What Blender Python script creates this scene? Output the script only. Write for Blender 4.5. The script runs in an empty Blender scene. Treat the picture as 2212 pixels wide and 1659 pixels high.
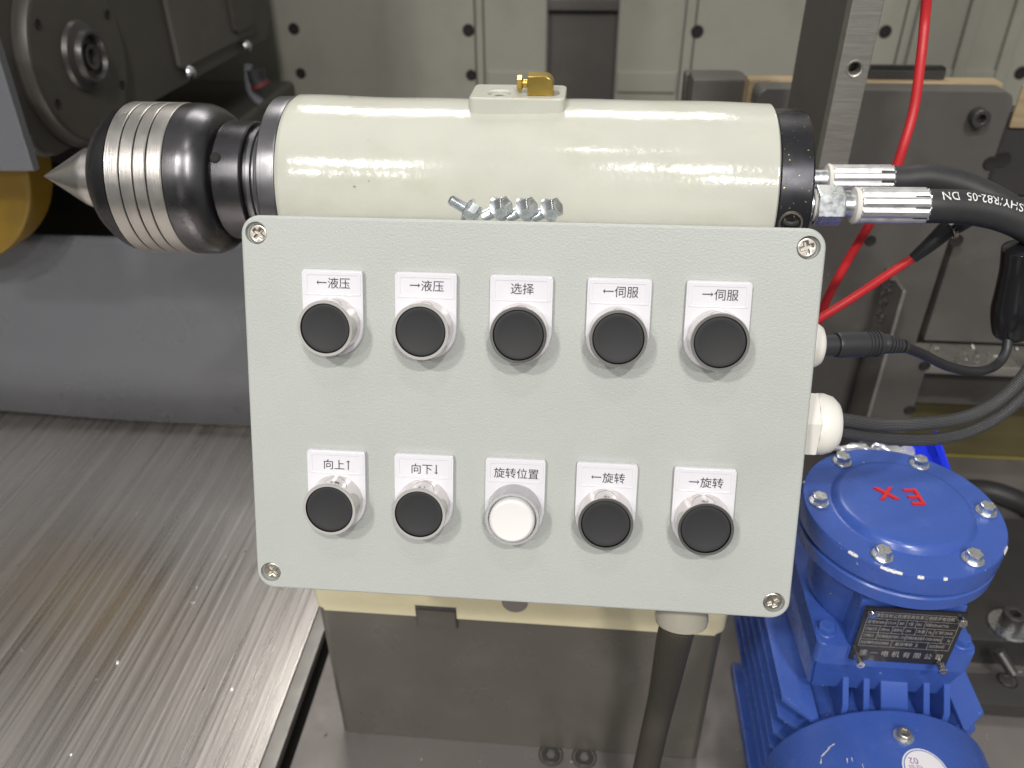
import bpy, bmesh, math, random
from mathutils import Vector, Matrix, Quaternion
from mathutils.geometry import delaunay_2d_cdt
random.seed(7)
scene = bpy.context.scene
col = scene.collection
PI = math.pi

# ------------------------------------------------------------------ camera
CX = Vector((0.99597058, 0.08936494, -0.00751765))      # picture right in the world
CD = Vector((0.04272691, -0.54654588, -0.83633845))     # picture down
CF = Vector((-0.07884808, 0.83264729, -0.54816191))     # viewing direction
CP = Vector((0.02690547, -0.3278371, 0.23829585))
FPX = 1750.0
cam_data = bpy.data.cameras.new('camera')
cam = bpy.data.objects.new('camera', cam_data)
col.objects.link(cam)
cam.matrix_world = Matrix(((CX.x, -CD.x, -CF.x, CP.x), (CX.y, -CD.y, -CF.y, CP.y), (CX.z, -CD.z, -CF.z, CP.z), (0, 0, 0, 1)))
cam_data.sensor_width = 36.0
cam_data.lens = 36.0 * FPX / 2212.0
cam_data.clip_start = 0.01
cam_data.clip_end = 50
cam_data.dof.use_dof = True
cam_data.dof.focus_distance = 0.42
cam_data.dof.aperture_fstop = 10.0
scene.camera = cam

# ------------------------------------------------------------------ world and lamps
world = bpy.data.worlds.new('World')
scene.world = world
world.use_nodes = True
wn = world.node_tree
bg = wn.nodes['Background']
# the unseen hall: bright roof, dim floor, soft uneven surroundings at eye level
wtc = wn.nodes.new('ShaderNodeTexCoord')
wsep = wn.nodes.new('ShaderNodeSeparateXYZ')
wn.links.new(wtc.outputs['Generated'], wsep.inputs['Vector'])
wramp = wn.nodes.new('ShaderNodeValToRGB')
wmap = wn.nodes.new('ShaderNodeMapRange')
wmap.inputs['From Min'].default_value = -1.0
wn.links.new(wsep.outputs['Z'], wmap.inputs['Value'])
wn.links.new(wmap.outputs['Result'], wramp.inputs['Fac'])
el = wramp.color_ramp.elements
el[0].position = 0.30; el[0].color = (0.16, 0.15, 0.14, 1)
el[1].position = 0.85; el[1].color = (1.05, 1.05, 1.03, 1)
e = el.new(0.50); e.color = (0.58, 0.58, 0.57, 1)
wnoise = wn.nodes.new('ShaderNodeTexNoise')
wnoise.inputs['Scale'].default_value = 1.7
wnoise.inputs['Detail'].default_value = 3.0
wn.links.new(wtc.outputs['Generated'], wnoise.inputs['Vector'])
wr2 = wn.nodes.new('ShaderNodeMapRange')
wr2.inputs['From Min'].default_value = 0.35
wr2.inputs['From Max'].default_value = 0.65
wr2.inputs['To Min'].default_value = 0.45
wr2.inputs['To Max'].default_value = 1.5
wn.links.new(wnoise.outputs['Fac'], wr2.inputs['Value'])
wmul = wn.nodes.new('ShaderNodeVectorMath')
wmul.operation = 'SCALE'
wn.links.new(wramp.outputs['Color'], wmul.inputs[0])
wn.links.new(wr2.outputs['Result'], wmul.inputs['Scale'])
wn.links.new(wmul.outputs['Vector'], bg.inputs['Color'])
bg.inputs['Strength'].default_value = 0.36


def lamp(name, loc, target, sx, sy, power, colr=(1.0, 0.97, 0.92)):
    d = bpy.data.lights.new(name, 'AREA')
    d.shape = 'RECTANGLE'
    d.size = sx
    d.size_y = sy
    d.energy = power
    d.color = colr
    o = bpy.data.objects.new(name, d)
    col.objects.link(o)
    o.location = loc
    o.rotation_euler = (Vector(target) - Vector(loc)).to_track_quat('-Z', 'Y').to_euler()
    return o


# two rows of workshop ceiling lamps, above and behind the photographer, then two added for reflections
lamp('ceiling_lamp', (0.53, -1.95, 2.35), (0, 0, 0), 0.20, 0.10, 37)
lamp('ceiling_lamp', (-0.95, -1.95, 2.25), (0, 0, 0), 0.20, 0.10, 34)
lamp('ceiling_lamp', (0.95, -3.2, 2.35), (0, 0, 0), 0.26, 0.10, 37)
lamp('ceiling_lamp', (-1.35, -3.2, 2.25), (0, 0, 0), 0.24, 0.10, 24)
lamp('ceiling_lamp', (0.05, -0.9, 2.9), (0.0, 0.0, 0), 0.3, 0.10, 7)
lamp('rim_fill_lamp', (-0.70, -2.45, 0.22), (-0.1, 0, 0.02), 0.62, 1.1, 1.5, (1.0, 0.98, 0.95))  # unseen lamp added to put pale reflections in the left button rims
lamp('ceiling_lamp', (-0.35, 2.7, 3.3), (-0.2, 0.2, -0.4), 2.4, 1.0, 74)  # added beyond the machine, made large so the way cover reflects it broadly

scene.view_settings.view_transform = 'Standard'
scene.view_settings.look = 'None'
scene.view_settings.exposure = 0.0
scene.view_settings.gamma = 1.0
scene.cycles.max_bounces = 6
scene.cycles.sample_clamp_indirect = 4.0


# ------------------------------------------------------------------ helpers
def at(px, py, X=None, Y=None, Z=None):
    """point of the place seen at (px, py) of the 2212 x 1659 picture, at a known world X, Y or Z"""
    r = CX * ((px - 1106.0) / FPX) + CD * ((py - 829.5) / FPX) + CF
    t = (X - CP.x) / r.x if X is not None else (Y - CP.y) / r.y if Y is not None else (Z - CP.z) / r.z
    return CP + r * t


def srgb(r, g, b):
    f = lambda c: (c / 255.0) / 12.92 if c / 255.0 <= 0.04045 else ((c / 255.0 + 0.055) / 1.055) ** 2.4
    return (f(r), f(g), f(b))


MATS = {}


def mat(name, colr, rough=0.5, metal=0.0, bump=None, var=None, rvar=None, spec=0.5, coat=0.0, aniso=None,
        specks=None, trans=0.0, emit=0.0, alpha=1.0, ior=1.45, stain=None, scratch=None):
    """bump=(scale, strength, distance[, (sx,sy,sz)]); var=(scale, amount[, (sx,sy,sz)]); rvar=(scale, amount[, stretch])
    specks=(scale, threshold, colour)"""
    m = bpy.data.materials.new(name)
    m.use_nodes = True
    nt = m.node_tree
    N, L = nt.nodes, nt.links
    b = N['Principled BSDF']
    b.inputs['Roughness'].default_value = rough
    b.inputs['Metallic'].default_value = metal
    b.inputs['Specular IOR Level'].default_value = spec
    b.inputs['Coat Weight'].default_value = coat
    b.inputs['Coat Roughness'].default_value = 0.12
    b.inputs['Transmission Weight'].default_value = trans
    b.inputs['IOR'].default_value = ior
    b.inputs['Alpha'].default_value = alpha
    b.inputs['Base Color'].default_value = (*colr, 1)
    tc = N.new('ShaderNodeTexCoord')

    def noise(scale, stretch=None, detail=4.0, rough_=0.55):
        n = N.new('ShaderNodeTexNoise')
        n.inputs['Scale'].default_value = scale
        n.inputs['Detail'].default_value = detail
        n.inputs['Roughness'].default_value = rough_
        if stretch:
            mp = N.new('ShaderNodeMapping')
            mp.inputs['Scale'].default_value = stretch
            L.new(tc.outputs['Object'], mp.inputs['Vector'])
            L.new(mp.outputs['Vector'], n.inputs['Vector'])
        else:
            L.new(tc.outputs['Object'], n.inputs['Vector'])
        return n

    csock = None
    if var:
        n = noise(var[0], var[2] if len(var) > 2 else None)
        r = N.new('ShaderNodeMapRange')
        r.inputs['From Min'].default_value = 0.3
        r.inputs['From Max'].default_value = 0.7
        r.inputs['To Min'].default_value = 1 - var[1]
        r.inputs['To Max'].default_value = 1 + var[1]
        L.new(n.outputs['Fac'], r.inputs['Value'])
        mx = N.new('ShaderNodeVectorMath')
        mx.operation = 'SCALE'
        mx.inputs[0].default_value = colr
        L.new(r.outputs['Result'], mx.inputs['Scale'])
        csock = mx.outputs['Vector']
    for st in ([stain] if stain else []) + ([scratch] if scratch else []):
        # (scale, low, high, colour, amount[, stretch]): soft-edged patches or long scratches of another colour
        n = noise(st[0], st[5] if len(st) > 5 else None, 5.0, 0.6)
        r = N.new('ShaderNodeMapRange')
        r.inputs['From Min'].default_value = st[1]
        r.inputs['From Max'].default_value = st[2]
        r.inputs['To Max'].default_value = st[4]
        L.new(n.outputs['Fac'], r.inputs['Value'])
        mi = N.new('ShaderNodeMix')
        mi.data_type = 'RGBA'
        L.new(r.outputs['Result'], mi.inputs['Factor'])
        if csock:
            L.new(csock, mi.inputs['A'])
        else:
            mi.inputs['A'].default_value = (*colr, 1)
        mi.inputs['B'].default_value = (*st[3], 1)
        csock = mi.outputs['Result']
    if specks:
        n = noise(specks[0], None, 2.0)
        r = N.new('ShaderNodeMapRange')
        r.inputs['From Min'].default_value = specks[1]
        r.inputs['From Max'].default_value = specks[1] + 0.02
        L.new(n.outputs['Fac'], r.inputs['Value'])
        mi = N.new('ShaderNodeMix')
        mi.data_type = 'RGBA'
        L.new(r.outputs['Result'], mi.inputs['Factor'])
        if csock:
            L.new(csock, mi.inputs['A'])
        else:
            mi.inputs['A'].default_value = (*colr, 1)
        mi.inputs['B'].default_value = (*specks[2], 1)
        csock = mi.outputs['Result']
    if csock:
        L.new(csock, b.inputs['Base Color'])
    if rvar:
        n = noise(rvar[0], rvar[2] if len(rvar) > 2 else None)
        r = N.new('ShaderNodeMapRange')
        r.inputs['From Min'].default_value = 0.3
        r.inputs['From Max'].default_value = 0.7
        r.inputs['To Min'].default_value = max(0.02, rough - rvar[1])
        r.inputs['To Max'].default_value = rough + rvar[1]
        L.new(n.outputs['Fac'], r.inputs['Value'])
        L.new(r.outputs['Result'], b.inputs['Roughness'])
    if bump:
        prev = None
        for bp in (bump if isinstance(bump, list) else [bump]):
            n = noise(bp[0], bp[3] if len(bp) > 3 else None, 3.0)
            bn = N.new('ShaderNodeBump')
            bn.inputs['Strength'].default_value = bp[1]
            bn.inputs['Distance'].default_value = bp[2]
            L.new(n.outputs['Fac'], bn.inputs['Height'])
            if prev:
                L.new(prev.outputs['Normal'], bn.inputs['Normal'])
            prev = bn
        L.new(prev.outputs['Normal'], b.inputs['Normal'])
        if coat:
            L.new(prev.outputs['Normal'], b.inputs['Coat Normal'])
    if emit:
        b.inputs['Emission Color'].default_value = (*colr, 1)
        b.inputs['Emission Strength'].default_value = emit
    MATS[name] = m
    return m


def braid_mat(name, c0, c1, su, sv):
    m = bpy.data.materials.new(name)
    m.use_nodes = True
    N, L = m.node_tree.nodes, m.node_tree.links
    b = N['Principled BSDF']
    uv = N.new('ShaderNodeTexCoord')
    sep = N.new('ShaderNodeSeparateXYZ')
    L.new(uv.outputs['UV'], sep.inputs['Vector'])

    def wave(sign):
        a = N.new('ShaderNodeMath'); a.operation = 'MULTIPLY'; a.inputs[1].default_value = su * 2 * PI
        L.new(sep.outputs['X'], a.inputs[0])
        c = N.new('ShaderNodeMath'); c.operation = 'MULTIPLY'; c.inputs[1].default_value = sign * sv * 2 * PI
        L.new(sep.outputs['Y'], c.inputs[0])
        d = N.new('ShaderNodeMath'); d.operation = 'ADD'
        L.new(a.outputs[0], d.inputs[0]); L.new(c.outputs[0], d.inputs[1])
        s = N.new('ShaderNodeMath'); s.operation = 'SINE'
        L.new(d.outputs[0], s.inputs[0])
        return s
    w1, w2 = wave(1), wave(-1)
    mx = N.new('ShaderNodeMath'); mx.operation = 'MULTIPLY'
    L.new(w1.outputs[0], mx.inputs[0]); L.new(w2.outputs[0], mx.inputs[1])
    r = N.new('ShaderNodeMapRange')
    r.inputs['From Min'].default_value = -0.7
    r.inputs['From Max'].default_value = 0.7
    L.new(mx.outputs[0], r.inputs['Value'])
    mi = N.new('ShaderNodeMix'); mi.data_type = 'RGBA'
    mi.inputs['A'].default_value = (*c0, 1); mi.inputs['B'].default_value = (*c1, 1)
    L.new(r.outputs['Result'], mi.inputs['Factor'])
    L.new(mi.outputs['Result'], b.inputs['Base Color'])
    bn = N.new('ShaderNodeBump'); bn.inputs['Strength'].default_value = 0.8; bn.inputs['Distance'].default_value = 0.0004
    L.new(r.outputs['Result'], bn.inputs['Height'])
    L.new(bn.outputs['Normal'], b.inputs['Normal'])
    b.inputs['Roughness'].default_value = 0.38
    MATS[name] = m
    return m


class MB:
    """collects shapes in world coordinates (or under a matrix) and links them as one mesh object"""
    def __init__(self, M=None):
        self.bm = bmesh.new()
        self.M = M or Matrix.Identity(4)
        self.flat_tri = False

    def _add(self, verts, faces, M=None):
        T = self.M @ (M or Matrix.Identity(4))
        vs = [self.bm.verts.new(T @ Vector(v)) for v in verts]
        out = []
        for f in faces:
            try:
                out.append(self.bm.faces.new([vs[i] for i in f]))
            except ValueError:
                pass
        return vs, out

    def box(self, x0, x1, y0, y1, z0, z1, bev=0.0, seg=2, M=None):
        v = [(x, y, z) for x in (x0, x1) for y in (y0, y1) for z in (z0, z1)]
        f = [(0, 1, 3, 2), (4, 6, 7, 5), (0, 4, 5, 1), (2, 3, 7, 6), (0, 2, 6, 4), (1, 5, 7, 3)]
        vs, fs = self._add(v, f, M)
        if bev:
            es = list({e for fc in fs for e in fc.edges})
            bmesh.ops.bevel(self.bm, geom=es, offset=bev, segments=seg, profile=0.5, affect='EDGES')
        return self

    def prism(self, poly, z0, z1, bev=0.0, seg=2, M=None, top_only=True):
        n = len(poly)
        v = [(x, y, z0) for x, y in poly] + [(x, y, z1) for x, y in poly]
        f = [tuple(range(n))[::-1], tuple(range(n, 2 * n))] + [(i, (i + 1) % n, n + (i + 1) % n, n + i) for i in range(n)]
        vs, fs = self._add(v, f, M)
        if bev:
            es = set(fs[1].edges)
            if not top_only:
                es |= set(fs[0].edges)
            bmesh.ops.bevel(self.bm, geom=list(es), offset=bev, segments=seg, profile=0.5, affect='EDGES')
        return self

    def lathe(self, prof, seg=48, M=None, caps=(False, False), a0=0.0, a1=2 * PI):
        """prof: (r, z) about local z"""
        full = abs(a1 - a0 - 2 * PI) < 1e-6
        na = seg if full else seg + 1
        verts, idx = [], []
        for r, z in prof:
            if r < 1e-7:
                verts.append((0, 0, z)); idx.append([len(verts) - 1] * na)
            else:
                row = []
                for k in range(na):
                    a = a0 + (a1 - a0) * k / seg
                    verts.append((r * math.cos(a), r * math.sin(a), z)); row.append(len(verts) - 1)
                idx.append(row)
        faces = []
        for i in range(len(prof) - 1):
            for k in range(seg):
                k2 = (k + 1) % na
                q = [idx[i][k], idx[i][k2], idx[i + 1][k2], idx[i + 1][k]]
                q2 = []
                for t in q:
                    if t not in q2:
                        q2.append(t)
                if len(q2) > 2:
                    faces.append(tuple(q2))
        if caps[0]:
            faces.append(tuple(idx[0])[::-1])
        if caps[1]:
            faces.append(tuple(idx[-1]))
        self._add(verts, faces, M)
        return self

    def tube(self, pts, r, seg=14, caps=True, uv=True):
        """pts: world points already smoothed; r: radius or list"""
        n = len(pts)
        rr = r if isinstance(r, (list, tuple)) else [r] * n
        tang = []
        for i in range(n):
            t = (pts[min(i + 1, n - 1)] - pts[max(i - 1, 0)])
            tang.append(t.normalized())
        up = Vector((0, 0, 1)) if abs(tang[0].z) < 0.9 else Vector((0, 1, 0))
        nrm = (up - tang[0] * up.dot(tang[0])).normalized()
        rows = []
        s = 0.0
        ss = []
        for i in range(n):
            if i:
                q = tang[i - 1].rotation_difference(tang[i])
                nrm = q @ nrm
                nrm = (nrm - tang[i] * nrm.dot(tang[i])).normalized()
                s += (pts[i] - pts[i - 1]).length
            ss.append(s)
            bi = tang[i].cross(nrm)
            rows.append([self.bm.verts.new(self.M @ (pts[i] + (nrm * math.cos(2 * PI * k / seg) + bi * math.sin(2 * PI * k / seg)) * rr[i])) for k in range(seg)])
        lay = self.bm.loops.layers.uv.verify() if uv else None
        for i in range(n - 1):
            for k in range(seg):
                k2 = (k + 1) % seg
                f = self.bm.faces.new((rows[i][k], rows[i][k2], rows[i + 1][k2], rows[i + 1][k]))
                if lay:
                    for lp, (uu, vv) in zip(f.loops, ((k / seg, ss[i]), ((k + 1) / seg, ss[i]), ((k + 1) / seg, ss[i + 1]), (k / seg, ss[i + 1]))):
                        lp[lay].uv = (uu, vv)
        if caps:
            self.bm.faces.new(rows[0][::-1])
            self.bm.faces.new(rows[-1])
        return self

    def mesh(self, me, M=None):
        vs = [tuple(v.co) for v in me.vertices]
        self._add(vs, [tuple(p.vertices) for p in me.polygons], M)
        if me.name.startswith('holed_plate'):
            self.flat_tri = True
        return self

    def build(self, name, m, parent=None, angle=35, world=True):
        bmesh.ops.recalc_face_normals(self.bm, faces=self.bm.faces[:])
        # flat caps keep flat shading up to their rims
        for e in self.bm.edges:
            lf = e.link_faces
            if len(lf) != 2:
                continue
            an = lf[0].normal.angle(lf[1].normal, 0.0)
            if an > math.radians(angle):
                e.smooth = False
            elif an > 0.035:
                n0, n1 = len(lf[0].verts), len(lf[1].verts)
                if max(n0, n1) > 4 or (self.flat_tri and min(n0, n1) == 3):
                    e.smooth = False
        me = bpy.data.meshes.new(name)
        if parent is not None and world:
            self.bm.transform(world_matrix(parent).inverted())
        self.bm.to_mesh(me)
        self.bm.free()
        me.materials.append(m if not isinstance(m, str) else MATS[m])
        for p in me.polygons:
            p.use_smooth = True
        o = bpy.data.objects.new(name, me)
        col.objects.link(o)
        wm = o.modifiers.new('normals', 'WEIGHTED_NORMAL')
        wm.keep_sharp = True
        if parent is not None:
            o.parent = parent
        return o


def world_matrix(o):
    return (world_matrix(o.parent) @ o.matrix_basis) if o.parent else o.matrix_basis.copy()


def thing(name, label, cat, loc=(0, 0, 0), M=None, group=None):
    o = bpy.data.objects.new(name, None)
    o.empty_display_size = 0.02
    col.objects.link(o)
    if M is not None:
        o.matrix_basis = M
    else:
        o.location = loc
    return tag(o, label, cat, group)


def tag(o, label=None, cat=None, group=None, kind=None):
    if label: o['label'] = label
    if cat: o['category'] = cat
    if group: o['group'] = group
    if kind: o['kind'] = kind
    return o


def frame(o, z, x=None):
    """matrix with origin o, local z along z, local x near x"""
    z = Vector(z).normalized()
    x = Vector(x) if x is not None else (Vector((1, 0, 0)) if abs(z.x) < 0.9 else Vector((0, 0, 1)))
    x = (x - z * x.dot(z)).normalized()
    y = z.cross(x)
    return Matrix(((x.x, y.x, z.x, o[0]), (x.y, y.y, z.y, o[1]), (x.z, y.z, z.z, o[2]), (0, 0, 0, 1)))


def spline(ctrl, n=12):
    """Catmull-Rom through control points"""
    P = [Vector(p) for p in ctrl]
    P = [P[0] * 2 - P[1]] + P + [P[-1] * 2 - P[-2]]
    out = []
    for i in range(1, len(P) - 2):
        p0, p1, p2, p3 = P[i - 1], P[i], P[i + 1], P[i + 2]
        for k in range(n):
            t = k / n
            out.append(0.5 * ((2 * p1) + (p2 - p0) * t + (2 * p0 - 5 * p1 + 4 * p2 - p3) * t * t + (3 * p1 - p0 - 3 * p2 + p3) * t ** 3))
    out.append(P[-2])
    return out


def pix(seq):
    return [at(a, b, Y=y) for a, b, y in seq]


def text_mesh(body, size, ax='CENTER', ay='CENTER', extrude=0.0, shear=0.0, spacing=1.0, offset=0.0):
    cu = bpy.data.curves.new('t', 'FONT')
    cu.body = body
    cu.size = size
    cu.align_x = ax
    cu.align_y = ay
    cu.extrude = extrude
    cu.shear = shear
    cu.space_character = spacing
    cu.offset = offset
    cu.resolution_u = 3
    o = bpy.data.objects.new('t', cu)
    col.objects.link(o)
    dg = bpy.context.evaluated_depsgraph_get()
    me = bpy.data.meshes.new_from_object(o.evaluated_get(dg))
    bpy.data.objects.remove(o)
    return me


def rrect(x0, x1, y0, y1, r, n=8, rs=None):
    """rounded rectangle, rs = radii for (br, tr, tl, bl)"""
    rs = rs or (r, r, r, r)
    pts = []
    for (cx, cy, a0), q in zip(((x1, y0, -PI / 2), (x1, y1, 0), (x0, y1, PI / 2), (x0, y0, PI)), rs):
        sx = -1 if cx == x1 else 1
        sy = -1 if cy == y1 else 1
        for k in range(n + 1):
            a = a0 + PI / 2 * k / n
            pts.append((cx + sx * q + q * math.cos(a), cy + sy * q + q * math.sin(a)))
    return pts


def offset_loop(poly, d):
    """move a closed loop along its left-hand normals by d (counter-clockwise loop: inwards)"""
    n = len(poly)
    out = []
    for i in range(n):
        p0, p1, p2 = Vector(poly[i - 1]), Vector(poly[i]), Vector(poly[(i + 1) % n])
        e1, e2 = (p1 - p0), (p2 - p1)
        if e1.length < 1e-9 or e2.length < 1e-9:
            e1 = e2 = (p2 - p0)
        e1.normalize(); e2.normalize()
        n1, n2 = Vector((-e1.y, e1.x)), Vector((-e2.y, e2.x))
        m = n1 + n2
        if m.length < 1e-6:
            m = n1
        m.normalize()
        k = d / max(0.35, m.dot(n1))
        out.append((p1.x + m.x * k, p1.y + m.y * k))
    return out


def area2(poly):
    return sum(poly[i - 1][0] * poly[i][1] - poly[i][0] * poly[i - 1][1] for i in range(len(poly)))


def inside(p, poly):
    c = False
    for i in range(len(poly)):
        (x0, y0), (x1, y1) = poly[i - 1], poly[i]
        if (y0 > p[1]) != (y1 > p[1]) and p[0] < (x1 - x0) * (p[1] - y0) / (y1 - y0) + x0:
            c = not c
    return c


def dedupe(poly):
    out = []
    for p in poly:
        if not out or (abs(p[0] - out[-1][0]) + abs(p[1] - out[-1][1])) > 1e-7:
            out.append(p)
    if (abs(out[0][0] - out[-1][0]) + abs(out[0][1] - out[-1][1])) < 1e-7:
        out.pop()
    return out


def plate_with_holes(outer, holes, z0, z1, bev, seg=3, hbev=None):
    """mesh of a plate with through holes and rounded rims on its upper side"""
    outer = dedupe(outer)
    if area2(outer) < 0:
        outer = outer[::-1]
    hs = []
    for h in holes:
        h = dedupe(h)
        hs.append(h[::-1] if area2(h) > 0 else h)
    verts, faces, tops = [], [], []
    bev0 = bev
    for li, lp in enumerate([outer] + hs):
        bev = bev0 if li == 0 or hbev is None else hbev
        n = len(lp)
        rows = []
        steps = [(0.0, z0)] + [(bev * (1 - math.cos(PI / 2 * k / seg)), z1 - bev * (1 - math.sin(PI / 2 * k / seg))) for k in range(seg + 1)]
        for d, z in steps:
            q = offset_loop(lp, d) if d > 0 else lp
            rows.append(len(verts))
            verts += [(x, y, z) for x, y in q]
            last = q
        for r0, r1 in zip(rows, rows[1:]):
            for i in range(n):
                j = (i + 1) % n
                faces.append((r0 + i, r0 + j, r1 + j, r1 + i))
        tops.append((rows[-1], last, rows[0], lp))
    for which in (0, 1):
        idx, co, ed = [], [], []
        loops = []
        for (rt, lt, rb, lb) in tops:
            lp = lt if which == 0 else lb
            r = rt if which == 0 else rb
            o = len(co)
            co += [Vector(p) for p in lp]
            idx += [r + i for i in range(len(lp))]
            ed += [(o + i, o + (i + 1) % len(lp)) for i in range(len(lp))]
            loops.append(lp)
        vo, eo, fo, vi, ei, fi = delaunay_2d_cdt(co, ed, [], 0, 1e-9)
        for f in fo:
            c = (sum(vo[k].x for k in f) / len(f), sum(vo[k].y for k in f) / len(f))
            if inside(c, loops[0]) and not any(inside(c, l) for l in loops[1:]):
                ids = [idx[vi[k][0]] for k in f]
                faces.append(tuple(ids) if which == 0 else tuple(ids[::-1]))
    me = bpy.data.meshes.new('holed_plate')
    me.from_pydata(verts, [], faces)
    return me


def circ(cx, cy, r, n=28, a0=0.0):
    return [(cx + r * math.cos(a0 + 2 * PI * k / n), cy + r * math.sin(a0 + 2 * PI * k / n)) for k in range(n)]


def hexa(r, a0=0.0):
    return circ(0, 0, r, 6, a0)


def dup(root, M, label=None, group=None):
    r = root.copy()
    col.objects.link(r)
    r.matrix_basis = M
    if label: r['label'] = label
    if group: r['group'] = group
    for ch in list(root.children):
        c = ch.copy(); col.objects.link(c); c.parent = r
        for g in list(ch.children):
            d = g.copy(); col.objects.link(d); d.parent = c
    return r


# ------------------------------------------------------------------ materials
mat('panel_paint', (0.440, 0.460, 0.442), 0.37, rvar=(16, 0.05), stain=(13, 0.52, 0.78, (0.385, 0.395, 0.365), 0.5), bump=[(950, 0.55, 0.0005), (2400, 0.25, 0.0002)], var=(9, 0.03), spec=0.45)
mat('cream_paint', (0.525, 0.525, 0.465), 0.14, bump=[(45, 0.10, 0.003), (220, 0.09, 0.0015)], var=(22, 0.035), spec=0.5,
    specks=(95, 0.752, (0.25, 0.22, 0.15)), stain=(26, 0.50, 0.75, (0.43, 0.425, 0.34), 0.5, (0.8, 1, 1)))
mat('cap_paint', (0.66, 0.60, 0.40), 0.35, bump=(300, 0.15, 0.001), var=(40, 0.05))
mat('pedestal_paint', (0.085, 0.078, 0.066), 0.32, var=(7, 0.10), rvar=(11, 0.10), bump=(900, 0.05, 0.0003), stain=(16, 0.55, 0.80, (0.14, 0.13, 0.115), 0.5), specks=(300, 0.775, (0.3, 0.29, 0.27)))
mat('dark_steel', (0.115, 0.112, 0.120), 0.30, 1.0, rvar=(60, 0.06), bump=(30, 0.05, 0.0006, (40, 1, 1)))
mat('black_steel', (0.045, 0.045, 0.052), 0.30, 0.7, rvar=(80, 0.08), specks=(520, 0.695, (0.6, 0.48, 0.12)))
mat('flange_steel', (0.19, 0.187, 0.197), 0.34, 0.9, rvar=(70, 0.07), bump=(30, 0.06, 0.0006, (40, 1, 1)))
mat('bright_steel', (0.54, 0.515, 0.49), 0.36, 1.0, bump=(30, 0.22, 0.0006, (50, 1, 1)), rvar=(120, 0.06), var=(35, 0.05))
mat('cone_steel', (0.80, 0.75, 0.71), 0.24, 1.0, bump=(30, 0.18, 0.0006, (60, 1, 1)))
mat('zinc', (0.74, 0.77, 0.80), 0.30, 1.0, var=(300, 0.1), rvar=(300, 0.08))
mat('nickel', (0.60, 0.56, 0.50), 0.32, 1.0, var=(400, 0.06))
mat('chrome', (0.66, 0.635, 0.61), 0.07, 1.0)
mat('ferrule', (0.80, 0.80, 0.81), 0.42, 1.0, rvar=(150, 0.1), bump=(200, 0.1, 0.0008))
mat('brass', (0.66, 0.46, 0.12), 0.30, 1.0, bump=(500, 0.1, 0.0005), var=(120, 0.08))
mat('dust_gold', (0.62, 0.47, 0.10), 0.5, 0.5)
mat('black_cap', (0.032, 0.032, 0.034), 0.62, bump=(2500, 0.06, 0.0002), spec=0.35)
mat('white_cap', (0.76, 0.745, 0.74), 0.35, spec=0.4)
mat('clear_rim', (0.80, 0.80, 0.82), 0.08, 0.0, trans=0.55, ior=1.4)
mat('label_white', (0.70, 0.69, 0.735), 0.14, spec=0.5, coat=0.4)
mat('label_ink', (0.03, 0.02, 0.035), 0.45)
mat('white_nylon', (0.80, 0.775, 0.73), 0.38, bump=(300, 0.04, 0.0006))
mat('clear_nylon', (0.68, 0.64, 0.54), 0.20, trans=0.5)
mat('rubber', (0.030, 0.030, 0.032), 0.50, bump=(900, 0.12, 0.0004), var=(150, 0.12))
mat('soft_black', (0.028, 0.028, 0.032), 0.42, bump=(600, 0.05, 0.0003))
mat('gloss_black', (0.012, 0.012, 0.014), 0.18, bump=(120, 0.04, 0.0006))
mat('red_cable', (0.52, 0.022, 0.028), 0.40, var=(60, 0.08))
mat('motor_blue', (0.047, 0.102, 0.39), 0.28, bump=[(160, 0.05, 0.001), (25, 0.05, 0.003)], var=(30, 0.06), spec=0.5, rvar=(40, 0.08),
    specks=(230, 0.755, (0.5, 0.55, 0.7)), stain=(34, 0.58, 0.80, (0.10, 0.16, 0.48), 0.5))
mat('dull_red', (0.12, 0.02, 0.02), 0.6)
mat('paint_red', (0.60, 0.02, 0.02), 0.4)
mat('chipped', (0.72, 0.70, 0.68), 0.5)
mat('plate_black', (0.034, 0.033, 0.037), 0.16, 0.3)
mat('plate_line', (0.52, 0.49, 0.43), 0.4, 0.4)
mat('sticker_white', (0.80, 0.77, 0.80), 0.4)
mat('sticker_blue', (0.06, 0.14, 0.45), 0.4)
mat('sticker_ink', (0.22, 0.10, 0.28), 0.5)
mat('wall_paint', (0.31, 0.305, 0.26), 0.40, bump=(350, 0.06, 0.0008), var=(2.5, 0.08), stain=(7, 0.52, 0.80, (0.21, 0.205, 0.165), 0.6))
mat('head_paint', (0.062, 0.058, 0.051), 0.42, bump=(400, 0.08, 0.0008), var=(6, 0.1))
mat('plate_paint', (0.092, 0.086, 0.080), 0.44, bump=(500, 0.08, 0.0006), var=(8, 0.08), stain=(18, 0.52, 0.75, (0.125, 0.118, 0.105), 0.6), specks=(260, 0.775, (0.30, 0.29, 0.26)))
mat('void', (0.016, 0.015, 0.014), 0.8)
mat('guard_grey', (0.120, 0.124, 0.138), 0.30, bump=[(260, 0.10, 0.0012), (30, 0.05, 0.002)], var=(3, 0.05), rvar=(9, 0.07))
mat('shaded_yellow_paint', (0.20, 0.12, 0.007), 0.45, bump=(60, 0.03, 0.002))  # yellow paint darkened for the shade the guard disc lies in
mat('yellow_paint', (0.48, 0.27, 0.012), 0.4, bump=(60, 0.03, 0.002))
mat('bar_steel', (0.37, 0.355, 0.33), 0.42, 0.75, bump=(40, 0.25, 0.0006, (1, 1, 30)), var=(60, 0.12, (1, 1, 12)))
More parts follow.
